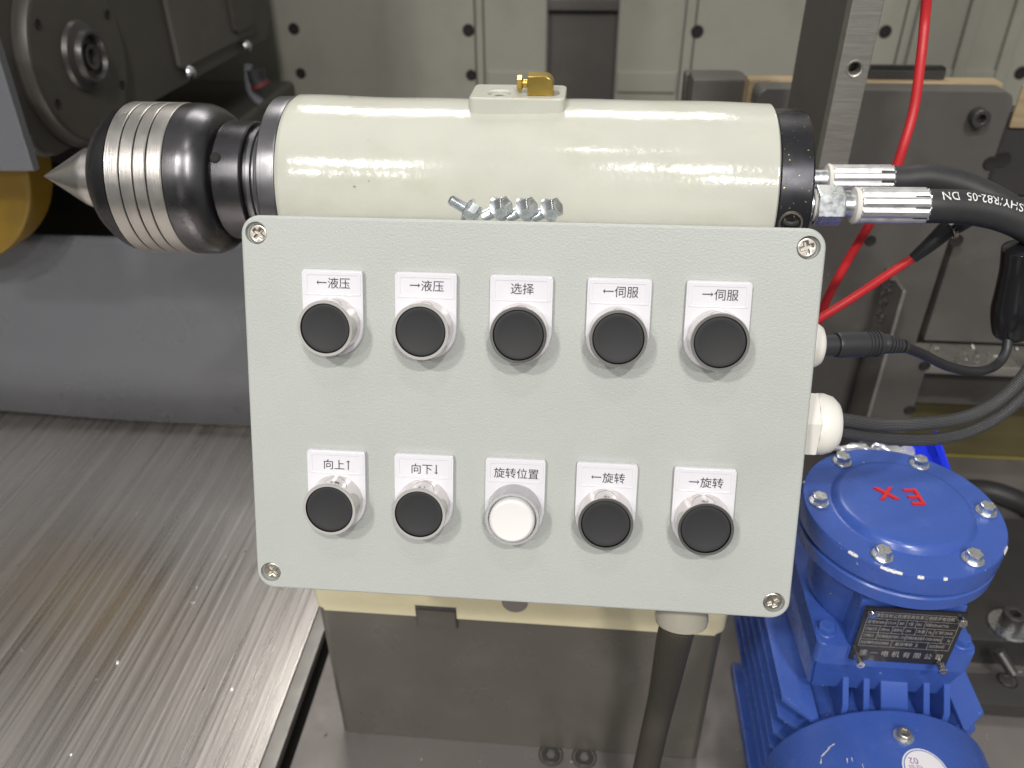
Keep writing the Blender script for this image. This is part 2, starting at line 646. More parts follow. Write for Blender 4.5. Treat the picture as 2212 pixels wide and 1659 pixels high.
mat('sheet_steel', (0.78, 0.735, 0.70), 0.33, 0.92, bump=[(40, 0.22, 0.0008, (22, 0.10, 1)), (14, 0.06, 0.0012, (26, 0.22, 1)), (4, 0.10, 0.005)],
    rvar=(15, 0.13, (20, 0.15, 1)), var=(24, 0.15, (24, 0.10, 1)), specks=(150, 0.765, (0.9, 0.88, 0.85)),
    stain=(3.2, 0.46, 0.72, (0.52, 0.49, 0.455), 0.6, (1.0, 0.6, 1)), scratch=(17, 0.56, 0.66, (0.98, 0.95, 0.91), 0.6, (24, 0.12, 1)))
mat('base_steel', (0.24, 0.22, 0.21), 0.42, 0.55, bump=(70, 0.12, 0.0012), var=(9, 0.10), rvar=(14, 0.10), specks=(190, 0.76, (0.6, 0.57, 0.53)), stain=(12, 0.50, 0.72, (0.13, 0.115, 0.10), 0.6))
mat('oxide_steel', (0.075, 0.072, 0.070), 0.36, 0.5, bump=(300, 0.06, 0.0006), var=(40, 0.08))
mat('wood', (0.34, 0.26, 0.155), 0.7, bump=(40, 0.3, 0.001, (2, 20, 20)), var=(12, 0.2, (1, 12, 12)))
mat('amber_wood', (0.095, 0.080, 0.036), 0.45, var=(6, 0.15, (1, 8, 8)))
mat('yellow_trim', (0.26, 0.22, 0.05), 0.5)
mat('foil', (0.75, 0.75, 0.78), 0.16, 0.6, bump=(90, 0.4, 0.003))
mat('blue_film', (0.02, 0.045, 0.80), 0.28, bump=(90, 0.2, 0.002))
mat('green_mark', (0.05, 0.55, 0.10), 0.5)
mat('white_mark', (0.75, 0.75, 0.75), 0.5)
braid_mat('braid', (0.008, 0.008, 0.009), (0.10, 0.10, 0.105), 12, 420)
braid_mat('sleeve', (0.026, 0.022, 0.016), (0.064, 0.056, 0.042), 22, 600)
MATS['sleeve'].node_tree.nodes['Principled BSDF'].inputs['Roughness'].default_value = 0.65

# ------------------------------------------------------------------ setting: base, sheet, walls
ZF = -0.446        # machine base plate
ZS = -0.435        # steel way cover
base = tag(MB().box(-0.2145, 1.1, -0.9, 0.582, ZF - 0.03, ZF, 0.0015).build('floor', 'base_steel'), kind='structure')
tag(MB().box(-1.6, 1.3, -1.0, 2.0, -0.60, -0.50).build('ground', 'void'), kind='structure')


def socket_screw(parent, c, r, h, m='oxide_steel', name='socket_screw', axis=(0, 0, 1), ring=False):
    """cap screw with a real hexagon socket, head base at c"""
    F = frame(c, axis)
    me = plate_with_holes(circ(0, 0, r, 28), [hexa(r * 0.52)], 0, h, r * 0.09)
    b = MB(F)
    b.mesh(me)
    b.prism(hexa(r * 0.6), h * 0.05, h * 0.4)
    return b.build(name, m, parent)


for px, y in ((1190, 0.103), (1262, 0.103), (1190, 0.066), (1264, 0.066)):
    p = at(px, 1630, Z=ZF)
    ring = MB(Matrix.Translation((p.x, y, ZF)))
    ring.lathe([(0.0112, 0.0008), (0.0102, 0.0012), (0.0098, -0.001), (0.0098, -0.004)], 32)
    rr = ring.build('counterbore', 'oxide_steel', base)
    socket_screw(base, (p.x, y, ZF - 0.0040), 0.0085, 0.0055)

sheet = thing('way_cover', 'brushed steel sheet covering the machine bed left of the dark pedestal', 'metal sheet', (-0.6, 0.0, ZS - 0.02))
MB().box(-1.5, -0.238, -0.9, 0.575, ZS - 0.003, ZS, 0.0008).build('sheet', 'sheet_steel', sheet)
MB().box(-0.2376, -0.2235, -0.9, 0.575, ZS - 0.013, ZS - 0.0016, 0.001).build('edge_strip', 'bar_steel', sheet)
MB().box(-1.4, -0.245, -0.85, 0.57, -0.499, ZS - 0.0035).build('frame', 'void', sheet)

guard = thing('guard_panel', 'plain grey sheet metal guard hanging behind the live centre', 'guard panel', (-0.5, 0.55, ZS))
b = MB()
nx = 40
vv, ff = [], []
for i in range(nx + 1):
    x = -1.4 + i * (1.25 / nx)
    zb = ZS + 0.013 + 0.004 * math.sin(x * 5.1) + 0.002 * math.sin(x * 13)
    for (yy, zz) in ((0.546, zb), (0.5485, -0.33), (0.5505, -0.24), (0.5520, -0.165), (0.5525, -0.150)):
        vv.append((x, yy, zz))
for i in range(nx):
    for k in range(4):
        a = i * 5 + k
        ff.append((a, a + 5, a + 6, a + 1))
b._add(vv, ff)
g = b.build('sheet', 'guard_grey', guard, 5)
so = g.modifiers.new('thick', 'SOLIDIFY'); so.thickness = 0.003; so.offset = -1
p = at(176, 857, Y=0.5455)
MB(frame((p.x, 0.5470, p.z), (0, -1, 0))).lathe([(0.0, 0.0012), (0.0013, 0.0008), (0.0019, 0)], 12).build('rivet', 'zinc', guard)

# dark casting under and behind the grinding head
cast = thing('machine_casting', 'dark painted machine casting behind the live centre and guard panel', 'casting', (-0.7, 0.9, -0.5))
MB().box(-1.6, -0.50, 0.66, 1.15, -0.499, -0.100, 0.01, 3).build('body', 'head_paint', cast)
MB().box(-1.6, -0.51, 0.645, 0.66, -0.16, -0.125, 0.003).build('rail', 'oxide_steel', cast)

# back wall of enclosure: separate sheet panels with a dark opening
WY = 1.30


def wall_panel(x0, x1, label, holes=(), ribs=(), ledge=None):
    t = thing('enclosure_panel', label, 'wall panel', ((x0 + x1) / 2, WY, -0.499), group='pale panels of the enclosure wall')
    MB().box(x0, x1, WY, WY + 0.02, -0.499, 1.1, 0.003).build('sheet', 'wall_paint', t)
    for (px, py, r) in holes:
        q = at(px, py, Y=WY)
        MB(frame((q.x, WY - 0.0012, q.z), (0, -1, 0))).lathe([(0, 0.0002), (r, 0.0002), (r * 1.15, 0.0012), (r * 1.45, 0.0)], 20).build('hole', 'void', t)
    for rx, w in ribs:
        MB().box(rx - w / 2, rx + w / 2, WY - 0.012, WY - 0.0005, -0.495, 1.09, 0.004).build('rib', 'wall_paint', t)
    if ledge:
        MB().box(ledge[0], ledge[1], WY - 0.006, WY - 0.0006, ledge[2], ledge[3], 0.002).build('ledge', 'wall_paint', t)
    return t


wall_panel(-1.6, -0.192, 'wide pale wall panel left of the brass fitting, four bolt holes', [(635, 62, 0.0075), (650, 158, 0.007), (1012, 65, 0.0078), (1018, 162, 0.0072)])
wall_panel(-0.190, -0.176, 'narrow pale seam strip behind the barrel left of the dark opening')
wall_panel(-0.174, -0.0565, 'pale wall panel bordering the left side of the dark opening', ledge=(-0.168, -0.060, -0.150, -0.112))
wall_panel(0.0765, 0.196, 'pale wall panel bordering the right side of the dark opening', ledge=(0.080, 0.192, -0.148, -0.110))
wall_panel(0.198, 0.216, 'narrow pale seam strip above the dark stop block')
wall_panel(0.218, 0.585, 'pale wall panel behind the grey vertical bar, dark bolt holes', [(1506, 68, 0.008), (1912, 68, 0.0078), (1900, 165, 0.006)])
wall_panel(0.587, 1.4, 'ribbed pale wall panel at the upper right behind the red cable', [(2205, 157, 0.008)], [(0.612, 0.02), (0.70, 0.022), (0.775, 0.022)], ledge=(0.62, 0.775, -0.15, -0.10))
cab = thing('cabinet_opening', 'dark opening between the pale wall panels behind the barrel', 'cabinet', (0.01, 1.4, -0.5))
MB().box(-0.0565, 0.0765, 1.335, 1.35, -0.499, 1.1).build('back_plate', 'plate_paint', cab)
MB().box(-0.0560, 0.0760, 1.318, 1.3345, -0.008, 0.012, 0.002).build('shelf_edge', 'plate_paint', cab)

# unseen enclosure sides, added beyond the frame to shade the machine inside
tag(MB().box(-1.62, -1.60, 0.30, 1.33, -0.499, 0.88).build('shade_wall_left', 'wall_paint'), kind='structure')
tag(MB().box(1.40, 1.42, 0.30, 1.33, -0.499, 0.88).build('shade_wall_right', 'wall_paint'), kind='structure')

# ------------------------------------------------------------------ grinding head at the left (its face looks along +X)
XH = -0.50
head = thing('grinding_head', 'dark machine head with round cover and hub, upper left corner', 'machine head', (-0.7, 0.7, -0.012))
hp = rrect(0.40, 1.075, -0.011, 0.75, 0.03, 6)
MX = Matrix(((0, 0, 1, 0), (1, 0, 0, 0), (0, 1, 0, 0), (0, 0, 0, 1)))   # local (x,y,z) -> world (z,x,y)
MB(Matrix.Translation((XH, 0, 0)) @ MX).prism(hp, -0.5, 0.0, 0.006, 3).build('housing', 'head_paint', head)
DC = (XH, 0.502, 0.068)
FH = frame(DC, (1, 0, 0), (0, 1, 0))
disc = MB(FH).lathe([(0.034, 0.0125), (0.079, 0.013), (0.083, 0.011), (0.0855, 0.006), (0.089, 0.004), (0.089, 0.0002)], 64)
disc = disc.build('round_cover', 'head_paint', head)
hub = MB(FH).lathe([(0, 0.018), (0.0075, 0.018), (0.008, 0.023), (0.012, 0.024), (0.0125, 0.019), (0.019, 0.019), (0.0215, 0.026), (0.0245, 0.026), (0.026, 0.020), (0.033, 0.017), (0.035, 0.012)], 48)
hub.build('hub', 'oxide_steel', head)
for k in range(6):
    a = math.radians(25 + 60 * k)
    c = FH @ Vector((0.071 * math.cos(a), 0.071 * math.sin(a), 0.0129))
    MB(frame(c, (1, 0, 0))).lathe([(0, 0.0004), (0.0035, 0.0004), (0.0045, 0.0012), (0.0055, 0.0)], 16).build('cover_screw', 'void', head)
MB(Matrix.Translation((XH, 0, 0)) @ MX).prism(rrect(0.72, 0.99, 0.008, 0.6, 0.008, 4), 0.0005, 0.006, 0.002).build('cover_plate', 'plate_paint', head)
MB(Matrix.Translation((XH, 0, 0)) @ MX).prism(rrect(0.90, 0.98, 0.02, 0.6, 0.008, 4), 0.0065, 0.012, 0.002).build('side_strip', 'head_paint', head)
for px, py in ((420, 157), (541, 100)):
    c = at(px, py, X=XH + 0.012)
    MB(frame((XH + 0.006, c.y, c.z), (1, 0, 0))).lathe([(0, 0.007), (0.004, 0.0065), (0.0075, 0.004), (0.009, 0.0)], 20).build('dome_nut', 'zinc', head)

# grey sheet cover and yellow guard disc at the left edge
cov = thing('sheet_cover', 'slanted grey sheet cover at the left edge above the yellow disc', 'cover', (-0.5, 0.305, 0.0))
P = [at(0, 129, Y=0.30), at(74, 371, Y=0.30), at(-260, 371, Y=0.30), at(-260, 0, Y=0.30), at(-40, 0, Y=0.30)]
pl = [(q.x, q.z) for q in P]
MV = Matrix(((1, 0, 0, 0), (0, 0, -1, 0), (0, 1, 0, 0), (0, 0, 0, 1)))    # local (x,y,z) -> world (x,-z,y)
MB(Matrix.Translation((0, 0.308, 0)) @ MV).prism(pl[::-1] if False else pl, 0.0, 0.008, 0.002).build('sheet', 'guard_grey', cov)
q = at(-200, 332, Y=0.494)
yd = thing('yellow_guard', 'round yellow painted guard at the left edge below the grey cover', 'guard', (q.x, 0.50, q.z - 0.13))
MB(frame((q.x, 0.525, q.z), (0, -1, 0))).lathe([(0.0, 0.033), (0.128, 0.031), (0.1335, 0.029), (0.1355, 0.023), (0.1355, -0.012), (0.130, -0.012), (0.129, 0.021)], 72).build('shell', 'shaded_yellow_paint', yd)

# cable connector low behind the barrel's front ring
cc = thing('cable_connector', 'small black connector with a red band behind the front ring', 'connector', at(560, 200, Y=0.8))
MB().tube(spline(pix([(552, 150, 0.8), (556, 172, 0.8), (566, 190, 0.8)]), 6), 0.012, 12).build('body', 'soft_black', cc)
MB().tube(spline(pix([(560, 179, 0.799), (564, 187, 0.799)]), 4), 0.0135, 12).build('red_band', 'dull_red', cc)
MB().tube(spline(pix([(536, 140, 0.8), (540, 190, 0.8), (553, 214, 0.8), (566, 222, 0.8)]), 6), 0.006, 10).build('grey_lead', 'guard_grey', cc)

# ------------------------------------------------------------------ right background: dark plates, wood, bars
plt = thing('mounting_plate', 'large dark grey plate with rounded corners behind the hoses', 'plate', (0.3, 0.51, ZF))
lp_ = [(0.190, -0.443), (0.4065, -0.443), (0.4065, -0.070), (0.428, -0.070)]
lp_ += [(0.428 - 0.009 + 0.009 * math.cos(PI / 2 * k / 6), 0.046 - 0.009 + 0.009 * math.sin(PI / 2 * k / 6)) for k in range(7)]
lp_ += [(0.190 + 0.008 + 0.008 * math.cos(PI / 2 + PI / 2 * k / 6), 0.046 - 0.008 + 0.008 * math.sin(PI / 2 + PI / 2 * k / 6)) for k in range(7)]
MB(Matrix.Translation((0, 0.53, 0)) @ MV).prism(lp_, 0, 0.03, 0.002, 3).build('plate', 'plate_paint', plt)
for (px, py, r) in ((2110, 250, 0.0085),):
    c = at(px, py, Y=0.5)
    socket_screw(plt, (c.x, 0.4998, c.z), r, 0.012, axis=(0, -1, 0))
for (px, py, r) in ((2140, 353, 0.005), (1880, 520, 0.004), (2065, 520, 0.005)):
    c = at(px, py, Y=0.5)
    MB(frame((c.x, 0.4994, c.z), (0, -1, 0))).lathe([(0, 0.0003), (r, 0.0003), (r * 1.3, 0.0009), (r * 1.5, -0.0005)], 18).build('hole', 'void', plt)
plt2 = thing('rear_plate', 'second dark plate right of the narrow black slot', 'plate', (0.5, 0.54, ZF))
MB().box(0.424, 0.75, 0.520, 0.55, -0.236, -0.0685, 0.002).build('plate', 'plate_paint', plt2)
MB().box(0.43, 0.75, 0.536, 0.56, -0.067, 0.02, 0.002).build('upper_plate', 'oxide_steel', plt2)
MB().box(0.44, 0.74, 0.545, 0.57, -0.338, -0.238).build('back_plate', 'plate_paint', plt2)
for (px, py, r) in ((2165, 345, 0.006),):
    c = at(px, py, Y=0.536)
    MB(frame((c.x, 0.5358, c.z), (0, -1, 0))).lathe([(0, 0.0003), (r, 0.0003), (r * 1.3, 0.0009), (r * 1.5, -0.0005)], 18).build('hole', 'void', plt2)
led = tag(MB().box(0.405, 0.75, 0.470, 0.5195, -0.250, -0.2375, 0.002).build('chip_ledge', 'bar_steel'), 'narrow pale ledge strewn with metal chips under the rear plate', 'ledge')
rng = random.Random(3)
chipb = MB()
for k in range(45):
    a = rng.uniform(0.425, 0.56); yy = rng.uniform(0.474, 0.515); s = rng.uniform(0.0012, 0.0035)
    chipb.box(-s, s, -s * 0.4, s * 0.4, -s * 0.3, s * 0.3, M=Matrix.Translation((a, yy, -0.2365)) @ Quaternion((rng.random(), rng.random(), rng.random(), rng.random())).normalized().to_matrix().to_4x4())
ch = chipb.build('metal_chips', 'bar_steel', led); ch['kind'] = 'stuff'

brk = thing('flat_bracket', 'upright flat steel bracket with screw holes left of the black cord', 'bracket', (0.385, 0.45, ZF))
a0 = at(1955, 622, Y=0.45)
zt_ = at(1990, 762, Y=0.445).z
MB().box(a0.x, a0.x + 0.044, 0.446, 0.452, -0.443, zt_, 0.0008).build('plate', 'plate_paint', brk)
MB().box(a0.x - 0.0045, a0.x - 0.0004, 0.443, 0.4985, -0.443, a0.z, 0.0010).build('flange', 'bar_steel', brk)
for (px, py) in ((1998, 790), (1965, 886), (2008, 872)):
    c = at(px, py, Y=0.445)
    if a0.x < c.x < a0.x + 0.043:
        MB(frame((c.x, 0.4446, c.z), (0, -1, 0))).lathe([(0, 0.0003), (0.004, 0.0003), (0.005, 0.0012), (0.006, -0.0003)], 18).build('hole', 'void', brk)
rough = MB()
for k in range(26):
    s = rng.uniform(0.0012, 0.0026)
    rough.box(-s, s, -s, s, -s, s, s * 0.3, 1, M=Matrix.Translation((a0.x - 0.0055, 0.490 - rng.uniform(0, 0.02), a0.z - 0.001 - k * 0.0022)) @ Quaternion((rng.random(), rng.random(), rng.random(), rng.random())).normalized().to_matrix().to_4x4())
rough.build('weld_bead', 'plate_paint', brk)

blk = thing('stop_block', 'small dark two-step block behind the right end of barrel', 'block', (0.165, 0.6, -0.1))
P0, P1 = at(1480, 158, Y=0.62), at(1603, 170, Y=0.62)
MB().box(P0.x, P1.x, 0.62, 0.64, -0.44, P0.z, 0.003).build('rear_step', 'plate_paint', blk)
P0, P1 = at(1497, 170, Y=0.58), at(1612, 215, Y=0.58)
MB().box(P0.x, P1.x, 0.58, 0.6195, -0.44, P0.z, 0.003).build('front_step', 'plate_paint', blk)

board = thing('wooden_board', 'raw wooden board whose edge shows along the top of dark plate', 'board', (0.4, 0.6, -0.3))
MB().box(0.186, 0.430, 0.5315, 0.556, -0.07, 0.0472, 0.002).build('plank', 'wood', board)
MB().box(0.4475, 0.50, 0.5315, 0.5355, 0.004, 0.046, 0.002).build('plank', 'wood', board)
rack = thing('gear_rack', 'short toothed steel rack lying on the wooden board', 'gear rack', (0.31, 0.55, 0.053))
R0, R1 = at(1868, 180, Y=0.548), at(2032, 180, Y=0.548)
MB().box(R0.x, R1.x, 0.542, 0.5555, 0.0475, 0.0555, 0.0006).build('bar', 'oxide_steel', rack)
n = 26
for k in range(n):
    xx = R0.x + (k + 0.5) * (R1.x - R0.x) / n
    w = (R1.x - R0.x) / n * 0.3
    MB(Matrix.Translation((xx, 0, 0)) @ MV).prism([(-w, 0.0557), (w, 0.0557), (w * 0.4, 0.059), (-w * 0.4, 0.059)], -0.5555, -0.542).build('tooth', 'oxide_steel', rack)

beam = thing('timber_skid', 'low amber brown timber skid on the base at right', 'timber', (0.7, 0.6, ZF))
MB().box(0.37, 1.05, 0.583, 0.66, -0.447, -0.362, 0.003).build('beam', 'amber_wood', beam)
MB().box(0.37, 1.05, 0.5795, 0.5828, -0.4455, -0.4437, 0.0004).build('edge_trim', 'yellow_trim', beam)
yb = at(2212, 750, Y=0.50)
tag(MB().box(yb.x - 0.012, yb.x + 0.08, 0.455, 0.4690, yb.z - 0.010, yb.z + 0.010, 0.002).build('yellow_block', 'yellow_paint'), 'bright yellow block end at the right edge below the black adapter', 'block')

post = thing('steel_bar', 'upright machined grey steel bar with threaded hole behind the barrel', 'steel bar', (0.215, 0.36, 0.02))
pf = at(1762, 392, Y=0.30)
PX0 = pf.x
me = plate_with_holes([(PX0, 0.020), (PX0 + 0.0215, 0.020), (PX0 + 0.0215, 0.8), (PX0, 0.8)], [circ(PX0 + 0.0112, at(1832, 148, Y=0.30).z, 0.0042, 20)], 0.0, 0.012, 0.0008)
MB(Matrix.Translation((0, 0.312, 0)) @ MV).mesh(me).build('front_face', 'bar_steel', post)
MB().box(PX0 + 0.0002, PX0 + 0.0213, 0.3121, 0.435, 0.0205, 0.8, 0.0008).build('body', 'plate_paint', post)
c = at(1832, 148, Y=0.30)
MB(frame((PX0 + 0.0112, 0.3005, c.z), (0, -1, 0))).lathe([(0.0037, -0.010), (0.0037, -0.001), (0.0045, 0.0006), (0.0056, 0.0011), (0.0061, 0.0006), (0.0061, 0.0)], 28).build('thread_collar', 'bar_steel', post)

# clamps on the base at the lower right
cl = thing('clamp_plate', 'dark clamp plate held by a big socket bolt right of motor', 'clamp', (0.45, 0.3, ZF))
MB().box(0.345, 0.75, 0.2375, 0.42, ZF + 0.0005, -0.410, 0.002).build('plate', 'oxide_steel', cl)
bw = at(2180, 1352, Z=-0.409)
MB(Matrix.Translation((bw.x, bw.y, -0.4098))).lathe([(0.008, 0.0), (0.0195, 0.0), (0.0202, 0.0012), (0.0195, 0.0028), (0.008, 0.0028)], 40).build('washer', 'zinc', cl)
socket_screw(cl, (bw.x, bw.y, -0.4070), 0.0105, 0.017)
tag(MB().box(0.36, 0.75, 0.1775, 0.212, ZF + 0.0005, -0.428, 0.0015).build('clamp_bar', 'oxide_steel'), 'lower dark bar on the base in front of the clamp plate', 'bar')
sc_ = at(2176, 1470, Z=-0.428)
cb = bpy.data.objects['clamp_bar']
MB(Matrix.Translation((sc_.x, sc_.y, -0.4279))).lathe([(0.0078, 0.0), (0.0085, 0.0010), (0.0092, 0.0002)], 32).build('counterbore', 'void', cb)
socket_screw(cb, (sc_.x, sc_.y, -0.4278), 0.0078, 0.0016)
st = thing('threaded_stud', 'tilted black threaded stud leaning over the lower dark bar', 'stud', at(2185, 1450, Z=-0.428))
s0, s1 = at(2186, 1452, Z=-0.4255), at(2158, 1408, Z=-0.405)
dd = (s1 - s0)
prof = []
for k in range(28):
    t = k / 27
    prof.append((0.0042 if k % 2 else 0.0049, t * dd.length))
MB(frame(s0, dd)).lathe([(0, 0)] + prof + [(0.0036, dd.length + 0.001), (0, dd.length + 0.001)], 20).build('shank', 'oxide_steel', st)

# ------------------------------------------------------------------ tailstock: barrel on pedestal
YC, ZC, RB = 0.172, 0.0597, 0.0534
tail = thing('tailstock', 'cream painted tailstock barrel on a dark rectangular pedestal', 'tailstock', (-0.01, YC, ZF))
FA = frame((0, YC, ZC), (1, 0, 0), (0, 0, 1))          # lathe frame along +X
bar = MB(FA)
prof = [(0.030, -0.1556), (RB - 0.0012, -0.1556), (RB - 0.0003, -0.1540)]
nseg = 40
for k in range(nseg + 1):
    x = -0.1525 + k * (0.2867 / nseg)
    prof.append((RB + 0.0005 * math.sin(x * 31) + 0.0003 * math.sin(x * 77), x))
prof += [(RB - 0.0006, 0.1352), (RB - 0.002, 0.1362), (0.030, 0.1362)]
bar.lathe(prof, 96)
bar.build('barrel', 'cream_paint', tail)
MB(FA).lathe([(0.030, -0.1674), (RB - 0.0022, -0.1674), (RB - 0.0006, -0.1662), (RB - 0.0004, -0.157), (RB - 0.001, -0.1559), (0.031, -0.1559)], 96).build('front_ring', 'flange_steel', tail)
rf = MB(FA).lathe([(0, 0.1365), (0.0492, 0.1365), (0.0500, 0.1375), (0.0500, 0.1545), (0.0488, 0.1558), (0, 0.1558)], 80).build('rear_flange', 'black_steel', tail)
c = at(1697, 478, Y=YC - 0.047)
dirn = (Vector((0, c.y - YC, c.z - ZC))).normalized()
cc_ = Vector((0.1450, YC, ZC)) + dirn * 0.0491
MB(frame(cc_, dirn)).lathe([(0.0052, 0.0), (0.0058, 0.0014), (0.0066, 0.0016), (0.0072, 0.0004)], 28).build('screw_rim', 'nickel', rf)
socket_screw(rf, cc_, 0.0048, 0.0018)
# top pad with a shallow bore, brass elbow fitting
ZP = 0.1188
pm = plate_with_holes(rrect(-0.0432, 0.0135, 0.1555, 0.190, 0.004, 6), [circ(-0.0262, 0.1685, 0.0065, 28)], 0.104, ZP, 0.0011)
pad = MB().mesh(pm).build('mounting_pad', 'cream_paint', tail)
MB().prism(circ(-0.0262, 0.1685, 0.0072, 24), 0.1045, 0.1168).build('pad_bore', 'cream_paint', pad)
MB(Matrix.Translation((-0.0262, 0.1685, 0.1168))).lathe([(0, 0.0003), (0.0026, 0.0003), (0.0034, 0.0001)], 14).build('bore_screw', 'oxide_steel', pad)
bx0, bx1 = -0.0088, 0.0062
poly = [(bx0, ZP + 0.0002), (bx1, ZP + 0.0002)] + [(bx1 - 0.005 + 0.005 * math.cos(a), 0.1297 - 0.005 + 0.005 * math.sin(a)) for a in [PI / 2 * k / 6 for k in range(7)]] + [(bx0, 0.1297)]
br = MB(Matrix.Translation((0, 0.1745, 0)) @ MV).prism(poly, 0, 0.0125, 0.0005, top_only=False).build('brass_elbow', 'brass', tail)
FB = frame((-0.0088, 0.1685, 0.1243), (-1, 0, 0))
MB(FB).lathe([(0.0032, 0.0), (0.0025, 0.0006), (0.0025, 0.0030), (0.0032, 0.0036)], 24).build('neck', 'brass', br)
MB(FB).prism(hexa(0.0046, 0.2), 0.0036, 0.0066, 0.0004, top_only=False).build('nut', 'brass', br)
MB(Matrix.Translation((0.0035, 0.1685, ZP))).lathe([(0.0064, 0.0001), (0.0064, 0.0006), (0.0, 0.0006)], 24).build('washer', 'nickel', br)
# pedestal with cream cap
YF = 0.11
CZ = -0.277
ped = MB(Matrix.Translation((0, 0, 0))).prism(rrect(-0.1765, 0.1505, YF, 0.245, 0.007, 6), ZF + 0.0004, CZ - 0.0004, 0.0008)
ped.build('pedestal', 'pedestal_paint', tail)
capx = rrect(-0.178, 0.152, YF - 0.002, 0.247, 0.008, 6)
cap = MB().prism(capx, CZ, -0.222, 0.004, 3, top_only=False).build('cap_block', 'cap_paint', tail)
MB().box(-0.150, 0.125, 0.128, 0.222, -0.2218, 0.020, 0.01, 3).build('neck_casting', 'cream_paint', tail)
n0, n1 = at(896, 1308, Y=YF - 0.0025), at(988, 1359, Y=YF - 0.0025)
MB().box(n0.x, n1.x, YF - 0.0026, YF + 0.002, n1.z, n0.z, 0.0002).build('key_slot', 'oxide_steel', tail)
MB().box(n0.x + 0.0015, n1.x - 0.0012, YF - 0.0034, YF - 0.0026, n1.z + 0.0012, n0.z - 0.004, 0.0002).build('key_plate', 'pedestal_paint', tail)
c = at(1112, 1302, Y=YF - 0.002)
MB(frame((c.x, YF - 0.0021, c.z), (0, -1, 0))).lathe([(0, 0.0009), (0.0098, 0.0009), (0.0103, 0.0)], 32).build('plug', 'base_steel', tail)

# ------------------------------------------------------------------ live centre
live = thing('live_center', 'revolving live centre with polished cone, steel bands and black shoulders', 'live centre', (-0.24, YC, ZC - 0.05))
RL = 0.0482
MB(FA).lathe([(0, -0.3340), (0.0004, -0.3337), (0.0188, -0.3015), (0.0206, -0.2965), (0.0206, -0.280)], 80).build('cone_tip', 'cone_steel', live)
MB(FA).lathe([(0.0200, -0.2885), (0.0215, -0.2895), (0.0300, -0.2862), (0.0375, -0.2808), (0.0425, -0.2752), (0.0440, -0.2730), (0.0462, -0.2690), (0.0472, -0.2655), (0.0478, -0.2639)], 96).build('front_shoulder', 'dark_steel', live)
xs = [-0.2637, -0.2540, -0.2453, -0.2370, -0.2268]
for k in range(4):
    x0, x1 = xs[k] + 0.0004, xs[k + 1] - 0.0004
    MB(FA).lathe([(0.0440, x0), (RL - 0.0003, x0), (RL, x0 + 0.0004), (RL, x1 - 0.0004), (RL - 0.0003, x1), (0.0440, x1)], 96).build('steel_band', 'bright_steel', live)
MB(FA).lathe([(0.0442, -0.2636), (0.0442, -0.2270)], 64).build('core', 'void', live)
MB(FA).lathe([(0.0440, -0.2266), (RL - 0.0002, -0.2266), (RL - 0.0002, -0.2190), (0.0476, -0.2140), (0.0458, -0.2092), (0.0428, -0.2050), (0.0400, -0.2025), (0.0368, -0.2018), (0.0368, -0.199)], 96).build('rear_shoulder', 'dark_steel', live)
col_ = MB(FA).lathe([(0.0372, -0.2015), (0.0376, -0.2005), (0.0376, -0.1842), (0.0368, -0.1832), (0.0340, -0.1828), (0.0340, -0.1812)], 80).build('collar', 'dark_steel', live)
MB(FA).lathe([(0.0340, -0.1810), (0.0352, -0.1805), (0.0352, -0.1780), (0.0335, -0.1773), (0.0335, -0.1756), (0.0366, -0.1750), (0.0372, -0.1733), (0.0372, -0.1680), (0.030, -0.1678)], 80).build('seal_rings', 'flange_steel', live)
c = at(462, 330, Y=YC - 0.034)
dirn = Vector((0, c.y - YC, c.z - ZC)).normalized()
cc_ = Vector((-0.1985, YC, ZC)) + dirn * 0.0366
MB(frame(cc_, dirn)).lathe([(0, 0.0012), (0.0022, 0.0012), (0.0030, 0.0017), (0.0040, 0.0004)], 20).build('spanner_hole', 'void', live)

# ------------------------------------------------------------------ control box (panel leans back about 21 degrees)
U = Vector((0.99999434, 0.0, 0.00336421)).normalized()
Wn = Vector((-0.00121329, -0.93270288, 0.3606437)).normalized()
V = Wn.cross(U).normalized()
PM = Matrix(((U.x, V.x, Wn.x, 0), (U.y, V.y, Wn.y, 0), (U.z, V.z, Wn.z, 0), (0, 0, 0, 1)))
box = thing('control_box', 'pale grey green control box with ten push buttons in two rows', 'control box', M=PM)


def bl(name, mb, m, parent=None, angle=35):
    """build a piece given in the box's own coordinates"""
    return mb.build(name, m, parent or box, angle, world=False)


